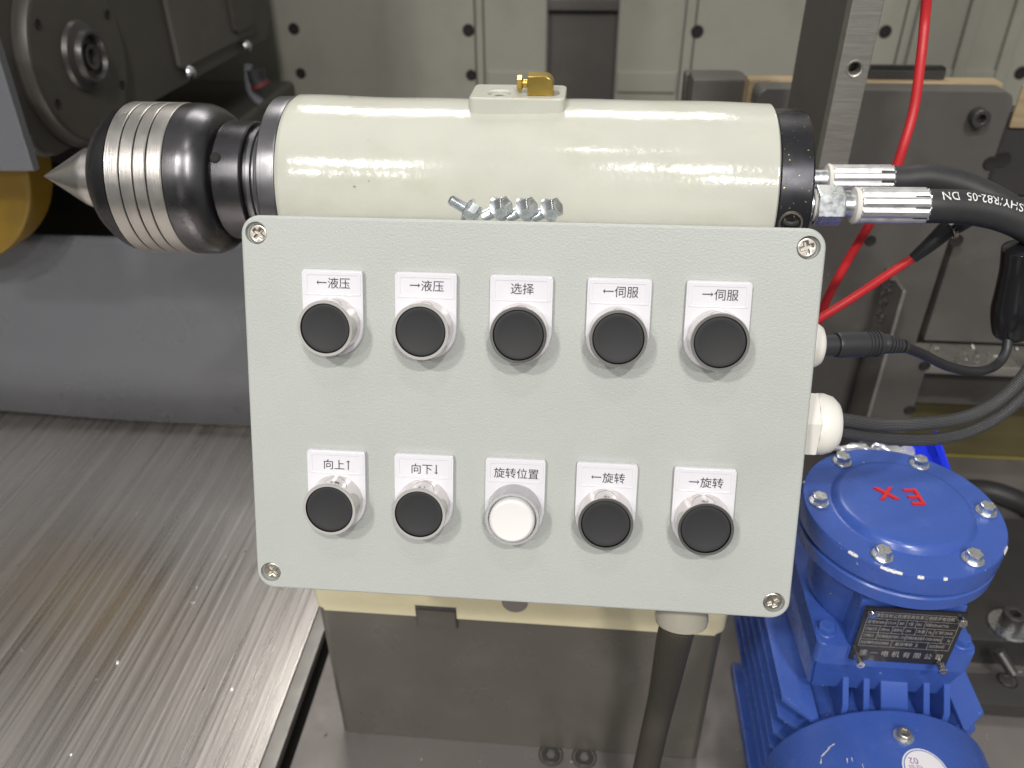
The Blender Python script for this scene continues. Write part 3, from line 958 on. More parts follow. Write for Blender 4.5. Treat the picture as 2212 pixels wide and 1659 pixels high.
HX, HY = 0.1401, 0.0984
SC = [(-0.1325, 0.0898), (0.1321, 0.0895), (0.1321, -0.0896), (-0.1325, -0.0895)]
lidm = plate_with_holes(rrect(-HX, HX, -HY, HY, 0.0095, 12), [circ(x, y, 0.0054, 36) for x, y in SC], -0.0042, 0.0, 0.0013, 4, 0.0003)
lid = MB()
lid.mesh(lidm)
lid.prism(rrect(-HX + 0.0004, HX - 0.0004, -HY + 0.0004, HY - 0.0004, 0.0092, 12), -0.013, -0.0030, 0.0008)
lid_o = bl('lid', lid, 'panel_paint')
bl('body', MB().prism(rrect(-HX + 0.0022, HX - 0.0022, -HY + 0.0022, HY - 0.0016, 0.010, 10), -0.088, -0.0134, 0.003), 'panel_paint')
for i, (x, y) in enumerate(SC):
    cross = []
    w, l = 0.00070, 0.0028
    base_ = [(w, w), (w, l), (-w, l), (-w, w), (-l, w), (-l, -w), (-w, -w), (-w, -l), (w, -l), (w, -w), (l, -w), (l, w)]
    ang = (0.9, 0.35, 0.5, 0.75)[i]
    cross = [(px * math.cos(ang) - py * math.sin(ang), px * math.sin(ang) + py * math.cos(ang)) for px, py in base_]
    sm = plate_with_holes(circ(0, 0, 0.0047, 36), [cross[::-1]], 0.0, 0.0024, 0.0007)
    ox, oy = ((0.0008, -0.0004), (-0.0006, 0), (-0.0005, 0.0004), (0.0008, 0.0006))[i]
    mbq = MB(Matrix.Translation((x + ox, y + oy, -0.0029)))
    mbq.mesh(sm)
    mbq.prism(circ(0, 0, 0.0032, 16), 0.0, 0.0006)
    bl('screw', mbq, 'nickel')

ROWS = [(0.0462, [-0.0938, -0.0475, -0.0010, 0.0457, 0.0923], ['←液压', '→液压', '选择', '←伺服', '→伺服'], 0.0668),
        (-0.0455, [-0.0941, -0.0485, -0.0018, 0.0441, 0.0923], ['向上↑', '向下↓', '旋转位置', '←旋转', '→旋转'], -0.0260)]


def arrow(kind, em):
    """thin arrow glyph, about one em wide, centred"""
    L_ = em * 0.43
    t = em * 0.040
    h = em * 0.16
    body = [(L_, t), (-L_ + h * 0.75, t), (-L_ + h * 1.05, h), (-L_ + h * 0.85, h), (-L_, 0), (-L_ + h * 0.85, -h), (-L_ + h * 1.05, -h), (-L_ + h * 0.75, -t), (L_, -t)]
    a = {'←': 0, '→': PI, '↑': -PI / 2, '↓': PI / 2}[kind]
    return [(x * math.cos(a) - y * math.sin(a), x * math.sin(a) + y * math.cos(a)) for x, y in body]


EM = 0.00575
HB = 0.0165
for r, (v0, us, names, tv) in enumerate(ROWS):
    for k, u0 in enumerate(us):
        white = (r == 1 and k == 2)
        du = (0, 0, 0, 0, 0)[k]
        T = Matrix.Translation((u0 + du, v0, 0))
        # bezel: the push button's own body
        bz = MB(T).lathe([(0.0138, 0.0031), (0.0136, 0.0036), (0.0131, 0.0138), (0.0134, 0.0146), (0.0136, 0.0152), (0.0136, HB - 0.0004), (0.0134, HB),
                          (0.0121, HB - 0.00005), (0.0120, HB - 0.0005), (0.0120, HB - 0.003)], 72)
        btn = bl('push_button', bz, 'clear_rim' if white else 'chrome')
        btn['label'] = 'white button with a clear rim, middle of the lower row' if white else 'black button with a chrome rim'
        if white:
            cp = MB(T).lathe([(0.0113, HB - 0.0035), (0.0113, HB + 0.0015), (0.0108, HB + 0.0026), (0.0098, HB + 0.0032), (0.0075, HB + 0.0029), (0, HB + 0.0025)], 64)
            bl('cap', cp, 'white_cap', btn)
        else:
            cp = MB(T).lathe([(0.0118, HB - 0.0032), (0.0118, HB - 0.0013), (0.0115, HB - 0.0005), (0.0107, HB - 0.0003), (0.0094, HB - 0.0007), (0.0065, HB - 0.0013), (0, HB - 0.0018)], 64)
            bl('cap', cp, 'black_cap', btn)
        # label plate
        x0, x1 = u0 - 0.0151, u0 + 0.0151
        pt = [p for p in rrect(x0, x1, v0 - 0.0155, v0 + 0.0270, 0.0014, 8, (0.0145, 0.0014, 0.0014, 0.0145))]
        lpm = MB().prism(pt, 0.0003, 0.0032, 0.0008, 3)
        lp = bl('label_plate', lpm, 'label_white', btn)
        # clear window rim over the printed strip
        wn_ = plate_with_holes(rrect(x0 + 0.0009, x1 - 0.0009, v0 + 0.0145, v0 + 0.0262, 0.0008, 4), [rrect(x0 + 0.0026, x1 - 0.0026, v0 + 0.0152, v0 + 0.0243, 0.0006, 4)], 0.0031, 0.00345, 0.00015)
        bl('window_rim', MB().mesh(wn_), 'label_white', btn)
        # lettering, cut as flat print
        word = names[k]
        han = ''.join(ch for ch in word if ch not in '←→↑↓')
        arr = [ch for ch in word if ch in '←→↑↓']
        wid = len(han) * EM + (EM if arr and arr[0] in '←→' else EM * 0.5 if arr else 0)
        pen = u0 + 0.0005 - wid / 2
        tm = MB()
        if arr and word[0] in '←→':
            tm.prism([(x + pen + EM * 0.5, y + tv + EM * 0.02) for x, y in arrow(arr[0], EM)], 0.00335, 0.00342)
            pen += EM
        gm = text_mesh(han, EM, 'LEFT', 'CENTER')
        xs_ = [v.co.x for v in gm.vertices]; ys_ = [v.co.y for v in gm.vertices]
        hw = len(han) * EM
        tm.mesh(gm, Matrix.Translation((pen + hw / 2 - (min(xs_) + max(xs_)) / 2, tv - (min(ys_) + max(ys_)) / 2, 0.0034)))
        pen += hw
        if arr and word[-1] in '↑↓':
            tm.prism([(x + pen + EM * 0.28, y + tv) for x, y in arrow(arr[0], EM)], 0.00335, 0.00342)
        bl('lettering', tm, 'label_ink', btn)

# cable glands on the box (right side and underside)
c = PM.inverted() @ at(1772, 730, Y=0.052)
GX = HX - 0.0018
FS = frame((GX, 0.0385, -0.036), (1, 0, 0), (0, 1, 0))
g1 = MB(FS)
for k in range(40):
    pass
ribbed = [(0.0105 + (0.00025 if k % 2 else 0), k) for k in range(72)]
g1.prism([(r * math.cos(2 * PI * k / 72), r * math.sin(2 * PI * k / 72)) for r, k in ribbed], 0.0002, 0.0055, 0.0005)
gl1 = bl('cable_gland', g1, 'white_nylon')
bl('gland_dome', MB(FS).lathe([(0.0104, 0.0056), (0.0118, 0.0060), (0.0122, 0.0085), (0.0115, 0.0115), (0.0098, 0.0140), (0.0070, 0.0152), (0.0055, 0.0152)], 48), 'white_nylon', gl1)
FS2 = frame((GX, -0.0040, -0.038), (1, 0, 0), (0, 1, 0.15))
bl_g2 = bl('cable_gland', MB(FS2).prism(hexa(0.0185, 0.15), 0.0002, 0.0150, 0.0012, 3, top_only=False), 'white_nylon')
bl_g2['label'] = 'large white hexagonal gland gripping two braided cables'
bl('gland_dome', MB(FS2).lathe([(0.0156, 0.0149), (0.0164, 0.0165), (0.0164, 0.0195), (0.0150, 0.0238), (0.0122, 0.0268), (0.0105, 0.0272), (0.0095, 0.0262)], 56), 'white_nylon', bl_g2)
FS3 = frame((0.0915, -HY + 0.0018, -0.036), (0, -1, 0), (1, 0, 0))
g3 = bl('cable_gland', MB(FS3).lathe([(0.0125, 0.0), (0.0135, 0.002), (0.0138, 0.012), (0.0144, 0.018), (0.0150, 0.023), (0.0144, 0.0258), (0.0118, 0.0266), (0.0095, 0.0252)], 56), 'clear_nylon')
g3['label'] = 'translucent gland under the box holding the black sleeve'

# ------------------------------------------------------------------ loose flange bolts on top of the box
def make_bolt():
    t = thing('flange_bolt', 'x', 'bolt', group='loose flange bolts on the control box')
    hd = MB().prism(hexa(0.0055), 0.0010, 0.0062, 0.0007, 3)
    hd.lathe([(0, 0.0060), (0.0036, 0.0064), (0.0042, 0.0060)], 24)
    hd.build('hex_head', 'zinc', t)
    MB().lathe([(0, -0.0002), (0.0062, -0.0002), (0.0066, 0.0003), (0.0060, 0.0010), (0.0048, 0.0017)], 40).build('flange', 'zinc', t)
    pr_ = []
    for k in range(22):
        pr_.append((0.00255 if k % 2 else 0.0030, -0.0003 - k * 0.00046))
    MB().lathe(pr_ + [(0.0022, -0.0106), (0, -0.0106)], 24).build('shank', 'zinc', t)
    return t


bolt0 = make_bolt()
TOPV = HY - 0.0016
BW = -0.034


def bolt_pose(u, tilt_u, tilt_v, wdir, h):
    z = PM.to_3x3() @ Vector((tilt_u, tilt_v, wdir))
    o = PM @ Vector((u, TOPV + h, BW))
    return frame(o, z, PM.to_3x3() @ Vector((0, 0, 1)))


bl_labels = ['tilted loose bolt with its shank up, leftmost of the four', 'loose bolt with head to the right, second of the four',
             'loose bolt with head to the right, third of the four', 'rightmost loose bolt of the four on the control box']
uu = [(at(x, 465, Y=0.105)).x for x in (1032, 1093, 1143, 1192)]
poses = [bolt_pose(uu[0], 0.86, -0.45, 0.10, 0.0066), bolt_pose(uu[1], 0.76, 0.36, 0.52, 0.0069), bolt_pose(uu[2], 0.78, 0.36, 0.50, 0.0069), bolt_pose(uu[3], 0.78, 0.34, 0.50, 0.0069)]
for i, Mx in enumerate(poses):
    if i == 0:
        bolt0.matrix_basis = Mx
        bolt0['label'] = bl_labels[0]
    else:
        dup(bolt0, Mx, bl_labels[i])

# ------------------------------------------------------------------ hydraulic hoses
def fluted(r, n=9, d=0.0013):
    pts = []
    for k in range(n * 6):
        a = 2 * PI * k / (n * 6) + 0.12
        q = r - (d if k % 6 == 0 else d * 0.35 if k % 6 in (1, 5) else 0)
        pts.append((q * math.cos(a), q * math.sin(a)))
    return pts


def hose(label, p0, dirv, ctrl, rf_, rh, nut=True):
    t = thing('hydraulic_hose', label, 'hose', p0, group='hydraulic hoses on the rear flange')
    F = frame(p0, dirv, (0, -0.5, 0.9))
    if nut:
        MB(F).lathe([(0.0085, -0.001), (0.0085, 0.0048), (0.0062, 0.005)], 28).build('adapter', 'zinc', t)
        MB(F).lathe([(0.0095, 0.0049), (0.0102, 0.0056), (0.0095, 0.0064)], 28).build('seal_ring', 'white_nylon', t)
        MB(F).prism(hexa(0.0118, 0.22), 0.0066, 0.0228, 0.0014, 3, top_only=False).build('hex_nut', 'zinc', t)
        MB(F).lathe([(0.0068, 0.0228), (0.0068, 0.0300)], 24).build('stem', 'zinc', t)
        MB(F).lathe([(0.0064, 0.0286), (0.0102, 0.0290), (0.0110, 0.0300), (0.0104, 0.0316)], 28).build('collar', 'white_nylon', t)
        f0 = 0.0316
    else:
        MB(F).lathe([(0.0068, -0.02), (0.0068, 0.012)], 24).build('stem', 'zinc', t)
        MB(F).lathe([(0.0064, 0.0105), (0.0100, 0.011), (0.0106, 0.012), (0.0100, 0.0135)], 28).build('collar', 'white_nylon', t)
        f0 = 0.0135
    fl = MB(F).prism(fluted(rf_, 9), f0, f0 + 0.0385, 0.0012, 2, top_only=False)
    fl.build('ferrule', 'ferrule', t, 22)
    st_ = F @ Vector((0, 0, f0 + 0.030))
    pts = spline([st_, F @ Vector((0, 0, f0 + 0.045))] + ctrl, 24)
    h = MB().tube(pts, rh, 40).build('hose', 'rubber', t)
    return t, pts, h


pA = at(1764, 444, Y=0.146)
ctrlA = [at(2085, 448, Y=0.147), at(2160, 462, Y=0.146), at(2225, 490, Y=0.143), at(2300, 545, Y=0.135)]
hA, ptsA, hoA = hose('front hydraulic hose with white print and a hex nut fitting', Vector((0.1560, pA.y, pA.z)), (1, 0, 0.018), ctrlA, 0.0108, 0.0098)
pB = at(1800, 390, Y=0.205)
ctrlB = [at(2010, 386, Y=0.205), at(2085, 404, Y=0.202), at(2160, 440, Y=0.195), at(2235, 490, Y=0.185), at(2300, 550, Y=0.175)]
hB, ptsB, hoB = hose('rear hydraulic hose leaving a fluted ferrule behind the front hose', Vector((0.1730, 0.205, pB.z)), (1, 0, 0.02), ctrlB, 0.0098, 0.0092, nut=False)


def along(pts, s):
    d = 0.0
    for i in range(len(pts) - 1):
        L_ = (pts[i + 1] - pts[i]).length
        if d + L_ >= s:
            t = (s - d) / L_
            return pts[i].lerp(pts[i + 1], t), (pts[i + 1] - pts[i]).normalized()
        d += L_
    return pts[-1], (pts[-1] - pts[-2]).normalized()


def print_on_hose(body, pts, s_mid, r, size, ang, m, parent, flip=True, name='lettering', sx=1.0):
    me = text_mesh(body, size, 'CENTER', 'CENTER')
    bm = bmesh.new(); bm.from_mesh(me)
    up0 = Vector((0, -math.cos(ang), math.sin(ang)))
    for v in bm.verts:
        x, y = v.co.x * sx, v.co.y
        if flip:
            x = -x
        p, t = along(pts, s_mid + x)
        n0 = (up0 - t * up0.dot(t)).normalized()
        q = Quaternion(t, y / r)
        v.co = p + (q @ n0) * (r + 0.00032)
    bm.to_mesh(me); bm.free()
    return MB().mesh(me).build(name, m, parent)


print_on_hose('SHY/R82-05  DN', ptsA, 0.0365, 0.0098, 0.0080, math.radians(60), 'white_mark', hoA, sx=0.80)
print_on_hose('C••', ptsA, 0.072, 0.0098, 0.0085, math.radians(58), 'green_mark', hoA, sx=0.8)

# ------------------------------------------------------------------ red cables
rc = thing('red_cable', 'long red cable hanging from above and passing behind the hoses', 'cable', at(1783, 665, Y=0.26))
MB().tube(spline(pix([(2006, -60, 0.30), (1998, 40, 0.30), (1990, 120, 0.29), (1975, 230, 0.28), (1950, 320, 0.27), (1918, 410, 0.265), (1878, 485, 0.26), (1830, 565, 0.258), (1785, 650, 0.255), (1755, 730, 0.25), (1740, 800, 0.22)]), 10), 0.0034, 14).build('cord', 'red_cable', rc)
rc2 = thing('test_lead', 'red lead with a black tapered sleeve and shiny ring below hoses', 'cable', at(1783, 680, Y=0.17))
MB().tube(spline(pix([(1740, 705, 0.18), (1780, 682, 0.18), (1850, 638, 0.182), (1925, 588, 0.182), (1980, 552, 0.182)]), 10), 0.0029, 14).build('cord', 'red_cable', rc2)
sl = spline(pix([(1972, 558, 0.182), (2010, 527, 0.182), (2050, 492, 0.184), (2078, 474, 0.186), (2110, 455, 0.188)]), 6)
MB().tube(sl, [0.0034 + 0.0036 * min(1, i / (len(sl) * 0.6)) for i in range(len(sl))], 18).build('sleeve', 'soft_black', rc2)
pr0, pr1 = at(2050, 492, Y=0.184), at(2078, 474, Y=0.186)
MB(frame(pr0, pr1 - pr0)).lathe([(0.0070, -0.0014), (0.0080, -0.0010), (0.0080, 0.0010), (0.0070, 0.0014)], 28).build('ring', 'chrome', rc2)

# ------------------------------------------------------------------ black power cord with plug and adapter
gp = PM @ Vector((GX + 0.0150, 0.0385, -0.036))
pc = thing('power_cord', 'black cord with a jack plug in the small white gland', 'cord', gp)
endp = at(1905, 742, Y=gp.y + 0.006)
dv = (endp - gp).normalized()
FP = frame(gp, dv)
Lp = (endp - gp).length
MB(FP).lathe([(0.0056, -0.002), (0.0056, 0.0065), (0.0050, 0.0066), (0.0050, 0.0072), (0.0064, 0.0074), (0.0068, 0.0090), (0.0066, Lp * 0.72), (0.0062, Lp * 0.98), (0.0050, Lp * 0.995), (0, Lp)], 32).build('plug', 'soft_black', pc)
for k in range(4):
    s = Lp * 0.72 + k * 0.0019
    MB(FP).lathe([(0.0063, s), (0.0070, s + 0.0002), (0.0070, s + 0.0009), (0.0063, s + 0.0011)], 28).build('grip_ring', 'soft_black', pc)
rel = at(1952, 748, Y=gp.y + 0.008)
FR = frame(endp, rel - endp)
Lr = (rel - endp).length
pf_ = [(0.0046, -0.001)]
for k in range(5):
    s = 0.0012 + k * (Lr - 0.002) / 5
    r0 = 0.0052 - 0.00035 * k
    pf_ += [(r0, s), (r0, s + 0.0015), (r0 - 0.0014, s + 0.0016), (r0 - 0.0014, s + 0.0026)]
pf_ += [(0.0036, Lr - 0.0002), (0.0034, Lr + 0.0015), (0, Lr + 0.0015)]
MB(FR).lathe(pf_, 24).build('strain_relief', 'soft_black', pc)
MB().tube(spline([endp.lerp(rel, 0.9)] + pix([(1990, 764, 0.075), (2050, 792, 0.09), (2110, 802, 0.105), (2150, 790, 0.115), (2172, 762, 0.122), (2178, 725, 0.128), (2179, 700, 0.130)]), 10), 0.0028, 14).build('cord', 'soft_black', pc)
ad = thing('inline_adapter', 'glossy black inline adapter on the cord at the right edge', 'adapter', at(2180, 730, Y=0.13))
ax0 = at(2180, 722, Y=0.131)
MB(Matrix.Translation(ax0)).lathe([(0.0046, -0.003), (0.0058, -0.001), (0.0058, 0.001), (0.0050, 0.003), (0.0050, 0.008)], 24).build('grommet', 'gloss_black', ad)
axp = [at(2187, 735, Y=0.133), at(2190, 690, Y=0.135), at(2196, 640, Y=0.137), at(2204, 585, Y=0.139), at(2208, 545, Y=0.14), at(2210, 530, Y=0.14)]
sp = spline(axp, 8)
nn = len(sp)
rad = []
for i in range(nn):
    t = i / (nn - 1)
    rad.append(0.0105 + 0.0030 * math.sin(min(1, t * 3.0) * PI / 2) - 0.0022 * math.sin(max(0, min(1, (t - 0.3) / 0.4)) * PI / 2) + (0.0 if t < 0.93 else -0.004 * (t - 0.93) / 0.07) - (0.005 * (1 - t / 0.06) if t < 0.06 else 0))
bmA = MB()
bmA.tube(sp, rad, 16)
adm = bmA.build('housing', 'gloss_black', ad, 60)
sb = adm.modifiers.new('sub', 'SUBSURF'); sb.levels = 1; sb.render_levels = 2

# ------------------------------------------------------------------ braided cables
g2 = PM @ Vector((GX + 0.026, -0.0040, -0.038))
for k, (lab, offs, path) in enumerate((
        ('upper of the two braided cables leaving the large white gland', Vector((0, 0, 0.0038)), [(1900, 917, 0.044), (1990, 915, 0.052), (2070, 905, 0.062), (2130, 882, 0.07), (2180, 846, 0.075), (2225, 795, 0.08), (2260, 730, 0.085)]),
        ('lower of the two braided cables leaving the large white gland', Vector((0, 0.002, -0.0046)), [(1900, 944, 0.048), (1990, 950, 0.058), (2065, 940, 0.068), (2130, 915, 0.076), (2180, 882, 0.081), (2230, 832, 0.086), (2270, 770, 0.09)]))):
    t = thing('braided_cable', lab, 'cable', g2 + offs, group='braided cables at the large gland')
    MB().tube(spline([g2 + offs + Vector((-0.012, 0, 0)), g2 + offs] + pix(path), 12), 0.0036, 18).build('cord', 'braid', t)
t = thing('floor_cable', 'black braided cable lying on the base right of motor lid', 'cable', at(2190, 1150, Z=ZF))
MB().tube(spline([at(2120, 1158, Z=ZF + 0.007), at(2170, 1153, Z=ZF + 0.007), at(2220, 1145, Z=ZF + 0.007), at(2300, 1125, Z=ZF + 0.007)], 10), 0.0065, 16).build('cord', 'braid', t)
t = thing('hose_shadow_tube', 'thick black tube standing in for a hose shadow behind the motor', 'hose', at(2100, 1040, Z=ZF))
MB().tube(spline([at(1960, 1130, Z=ZF + 0.014), at(2030, 1075, Z=ZF + 0.014), at(2110, 1058, Z=ZF + 0.014), at(2190, 1078, Z=ZF + 0.014), at(2280, 1130, Z=ZF + 0.014)], 12), 0.013, 20).build('tube', 'rubber', t)  # dark tube in place of the hoses' curved shadow on the base

# black sleeve hanging below the box
sb0 = PM @ Vector((0.0915, -HY - 0.020, -0.036))
t = thing('cable_sleeve', 'black woven sleeve hanging from the translucent gland before the pedestal', 'cable sleeve', sb0)
pts = spline([sb0, sb0 + Vector((-0.0015, 0.002, -0.02))] + pix([(1432, 1500, 0.040), (1411, 1590, 0.036), (1392, 1680, 0.032), (1376, 1770, 0.028)]), 12)
nn = len(pts)
MB().tube(pts, [0.0095 + 0.0018 * math.sin(i * 0.12) * 0.3 + 0.001 * i / nn for i in range(nn)], 22).build('sleeve', 'sleeve', t)

# ------------------------------------------------------------------ blue motor
MXC, MZC, RC = 0.2620, -0.3485, 0.0804
mot = thing('electric_motor', 'blue cast iron electric motor with round terminal box lid', 'motor', (MXC, 0.12, ZF))
FY = frame((MXC, 0, MZC), (0, 1, 0), (1, 0, 0))     # lathe along +Y
MB(FY).lathe([(0, 0.040), (0.062, 0.040), (0.066, 0.044), (0.066, 0.235), (0.058, 0.245), (0, 0.245)], 72).build('frame_body', 'motor_blue', mot)
cw = MB(FY).lathe([(0.0735, 0.0455), (RC - 0.0006, 0.0455), (RC, 0.0440), (RC, 0.020), (RC, -0.06), (RC - 0.004, -0.085), (0.07, -0.095), (0, -0.096)], 96).build('fan_cowl', 'motor_blue', mot)
# side fins
for s in (-1, 1):
    for k, zf_ in enumerate((-0.2875, -0.3065, -0.3270, -0.3450, -0.3640, -0.3830)):
        xo = 0.0735 if s < 0 else 0.070
        xi = 0.050
        y0, y1 = 0.0500, 0.232
        ch_ = 0.012
        poly = [(xi, y0 - 0.002), (xo - ch_ - 0.006, y0 - 0.004), (xo, y0 + ch_), (xo, y1 - 0.01), (xo - 0.01, y1), (xi, y1)]
        poly = [(MXC + s * x, y) for x, y in poly]
        if s < 0:
            poly = poly[::-1]
        MB().prism(poly, zf_ - 0.0022, zf_ + 0.0018, 0.0007, 2, top_only=False).build('fin', 'motor_blue', mot)
# top fins
for xx, w in ((-0.0330, 0.0022), (-0.0185, 0.0022), (0.0230, 0.0022), (0.0370, 0.0022)):
    zt = -0.2690
    MB(Matrix.Translation((MXC + xx, 0, 0)) @ MX).prism([(0.048, -0.300), (0.110, -0.300), (0.110, -0.257), (0.064, -0.257), (0.050, zt - 0.006)], -w, w, 0.0006, 2, top_only=False).build('fin', 'motor_blue', mot)
MB(Matrix.Translation((MXC, 0, 0)) @ MX).prism([(0.048, -0.300), (0.110, -0.300), (0.110, -0.259), (0.064, -0.259), (0.050, -0.275)], -0.0085, 0.0105, 0.001, 2, top_only=False).build('boss', 'motor_blue', mot)
# terminal box
TX, TY = 0.2530, 0.1125
tbx0, tbx1 = 0.2005, 0.3065
tb = MB()
tb.prism(rrect(tbx0, tbx1, 0.0575, 0.168, 0.006, 5), -0.2385, -0.2190, 0.0016, 3)
tbase = tb.build('terminal_base', 'motor_blue', mot)
b = MB()
v = [(tbx0 + 0.001, 0.059, -0.2387), (tbx1 - 0.001, 0.059, -0.2387), (tbx1 - 0.001, 0.166, -0.2387), (tbx0 + 0.001, 0.166, -0.2387), (tbx0 + 0.006, 0.066, -0.275), (tbx1 - 0.008, 0.066, -0.275), (tbx1 - 0.006, 0.166, -0.29), (tbx0 + 0.006, 0.166, -0.29)]
b._add(v, [(0, 1, 2, 3), (4, 7, 6, 5), (0, 4, 5, 1), (1, 5, 6, 2), (2, 6, 7, 3), (3, 7, 4, 0)])
bmesh.ops.bevel(b.bm, geom=b.bm.edges[:], offset=0.002, segments=2, affect='EDGES')
b.build('saddle', 'motor_blue', mot)
MB(Matrix.Translation((TX, TY, 0))).lathe([(0.0470, -0.2188), (0.0485, -0.215), (0.0500, -0.175), (0.0515, -0.171), (0.062, -0.1695), (0.0648, -0.1680), (0.0650, -0.1590), (0.0640, -0.1580), (0.0610, -0.1575), (0.0610, -0.1560)], 88).build('terminal_neck', 'motor_blue', mot)
# lid
LZ = -0.1390
lidp = [(0.0600, -0.1558), (0.0635, -0.1555), (0.0652, -0.1545), (0.0655, -0.1530), (0.0655, LZ - 0.0015), (0.0645, LZ), (0.0480, LZ), (0.0465, LZ + 0.0005), (0.0450, LZ + 0.0026), (0.0432, LZ + 0.0048), (0.0405, LZ + 0.0060), (0.02, LZ + 0.0066), (0, LZ + 0.0068)]
tl = MB(Matrix.Translation((TX, TY, 0))).lathe(lidp, 96).build('terminal_lid', 'motor_blue', mot)
for k, a in enumerate((61, 121, 179, -119, -58, 0)):
    a = math.radians(a)
    p = Vector((TX + 0.0553 * math.cos(a), TY + 0.0553 * math.sin(a), LZ))
    hb = MB(Matrix.Translation(p) @ Matrix.Rotation(0.4 + k * 1.1, 4, 'Z'))
    hb.lathe([(0.0030, 0.0001), (0.0068, 0.0001), (0.0070, 0.0008), (0.0064, 0.0013), (0.0030, 0.0013)], 28)
    hb.prism(hexa(0.0053), 0.0013, 0.0062, 0.0006, 2)
    hb.build('lid_bolt', 'zinc', tl)
em = text_mesh('E', 0.0245, 'CENTER', 'CENTER', extrude=0.0008)
mE = MB(Matrix.Translation((TX + 0.0040, TY + 0.0035, LZ + 0.0072)) @ Matrix.Rotation(PI + 0.10, 4, 'Z'))
mE.mesh(em, Matrix.Translation((-0.0035, 0, 0)) @ Matrix.Diagonal((0.95, 0.95, 1, 1)))
mE.mesh(text_mesh('x', 0.0270, 'CENTER', 'CENTER', extrude=0.0008), Matrix.Translation((0.0145, -0.001, 0)))
mE.build('raised_lettering', 'paint_red', tl)
# chips of bare metal on the lid rim
for a, w in ((-133, 0.05), (-112, 0.10), (-97, 0.03), (-34, 0.07), (-84, 0.02), (160, 0.02)):
    a = math.radians(a)
    m_ = MB(Matrix.Translation((TX, TY, LZ)))
    nn = 16
    vs_, fs_ = [], []
    for k in range(nn + 1):
        q = a - w + 2 * w * k / nn
        ww = 0.00002 + (0.0007 + 0.0004 * math.sin(k * 1.3 + a * 9) + 0.0002 * math.sin(k * 3.1)) * math.sin(PI * k / nn)
        vs_ += [((0.0649 - ww) * math.cos(q), (0.0649 - ww) * math.sin(q), 0.00012), (0.0654 * math.cos(q), 0.0654 * math.sin(q), -0.0007), (0.06565 * math.cos(q), 0.06565 * math.sin(q), -0.0012 - 0.6 * ww)]
    for k in range(nn):
        fs_ += [(k * 3, k * 3 + 3, k * 3 + 4, k * 3 + 1), (k * 3 + 1, k * 3 + 4, k * 3 + 5, k * 3 + 2)]
    m_._add(vs_, fs_)
    m_.build('paint_chip', 'chipped', tl, 80)
# nameplate block, plate and studs
NX0, NX1, NZ0, NZ1, NY = 0.2222, 0.2868, -0.2285, -0.1765, 0.0600
nb = MB().box(NX0 - 0.0012, NX1 + 0.0016, NY, 0.09, -0.2187, NZ1 + 0.0010, 0.0012).box(NX0 - 0.0012, NX1 + 0.0016, NY - 0.0036, NY + 0.004, NZ0 - 0.002, -0.2187, 0.0008)
nb = nb.build('nameplate_boss', 'motor_blue', mot)
np_ = MB().box(NX0, NX1, NY - 0.0056, NY - 0.0038, NZ0, NZ1, 0.0003).build('nameplate', 'plate_black', mot)
FN = Matrix(((1, 0, 0, (NX0 + NX1) / 2), (0, 0, -1, NY - 0.0058), (0, 1, 0, (NZ0 + NZ1) / 2), (0, 0, 0, 1)))
W2, H2 = (NX1 - NX0) / 2, (NZ1 - NZ0) / 2
ln = MB(FN)
rowz = [0.0165, 0.0098, 0.0030, -0.0038, -0.0106]


def line(x0, x1, y0, y1):
    ln.box(min(x0, x1) - 0.00012, max(x0, x1) + 0.00012, min(y0, y1) - 0.00012, max(y0, y1) + 0.00012, 0, 0.00006)


for z in [0.0228] + rowz:
    line(-W2 + 0.003, W2 - 0.003, z, z)
line(-W2 + 0.003, -W2 + 0.003, 0.0228, rowz[-1]); line(W2 - 0.003, W2 - 0.003, 0.0228, rowz[-1])
for r_, xs_ in ((0, (-0.0165, -0.009, -0.0035, 0.0025, 0.008)), (1, (-0.0195, -0.011, -0.004, 0.004, 0.011, 0.0155)), (2, (-0.0195, -0.001, 0.0225)), (3, (-0.0085, 0.015))):
    for x in xs_:
        line(x, x, rowz[r_], rowz[r_ + 1])
ln.build('table_lines', 'plate_line', np_)
tx = MB(FN)


def put(s, x, y, size, ax='LEFT', sp=1.0, shear=0.0, sx=1.0):
    tx.mesh(text_mesh(s, size, ax, 'CENTER', shear=shear, spacing=sp), Matrix.Translation((x, y, 0.00006)) @ Matrix.Diagonal((sx, 1, 1, 1)))


put('隔爆型及粉尘防爆型高效率三相异步电动机', -0.001, 0.0196, 0.0040, 'CENTER', sx=0.70)
put('型号', -0.0285, 0.0131, 0.0036, sx=0.7); put('YBX3-80M2-4', -0.0235, 0.0131, 0.0032, sx=0.36)
put('0.75 kW', -0.0157, 0.0131, 0.0036, sx=0.45); put('380V', -0.0082, 0.0131, 0.0036, sx=0.45); put('Y接', -0.0025, 0.0131, 0.0036, sx=0.6); put('IP65', 0.0032, 0.0131, 0.0036, sx=0.5); put('隔爆标志ExdIICT4Gb', 0.0088, 0.0131, 0.0032, sx=0.5)
put('COSφ 0.75', -0.0285, 0.0064, 0.0036, sx=0.45); put('1390r/min', -0.0188, 0.0064, 0.0034, sx=0.42); put('绝缘F/B', -0.0103, 0.0064, 0.0034, sx=0.5); put('1.84A', -0.0030, 0.0064, 0.0034, sx=0.5); put('净重', 0.0047, 0.0064, 0.0034, sx=0.8); put('18kg', 0.0118, 0.0064, 0.0034, sx=0.42); put('出厂编号 2205-002', 0.0162, 0.0064, 0.0034, sx=0.42)
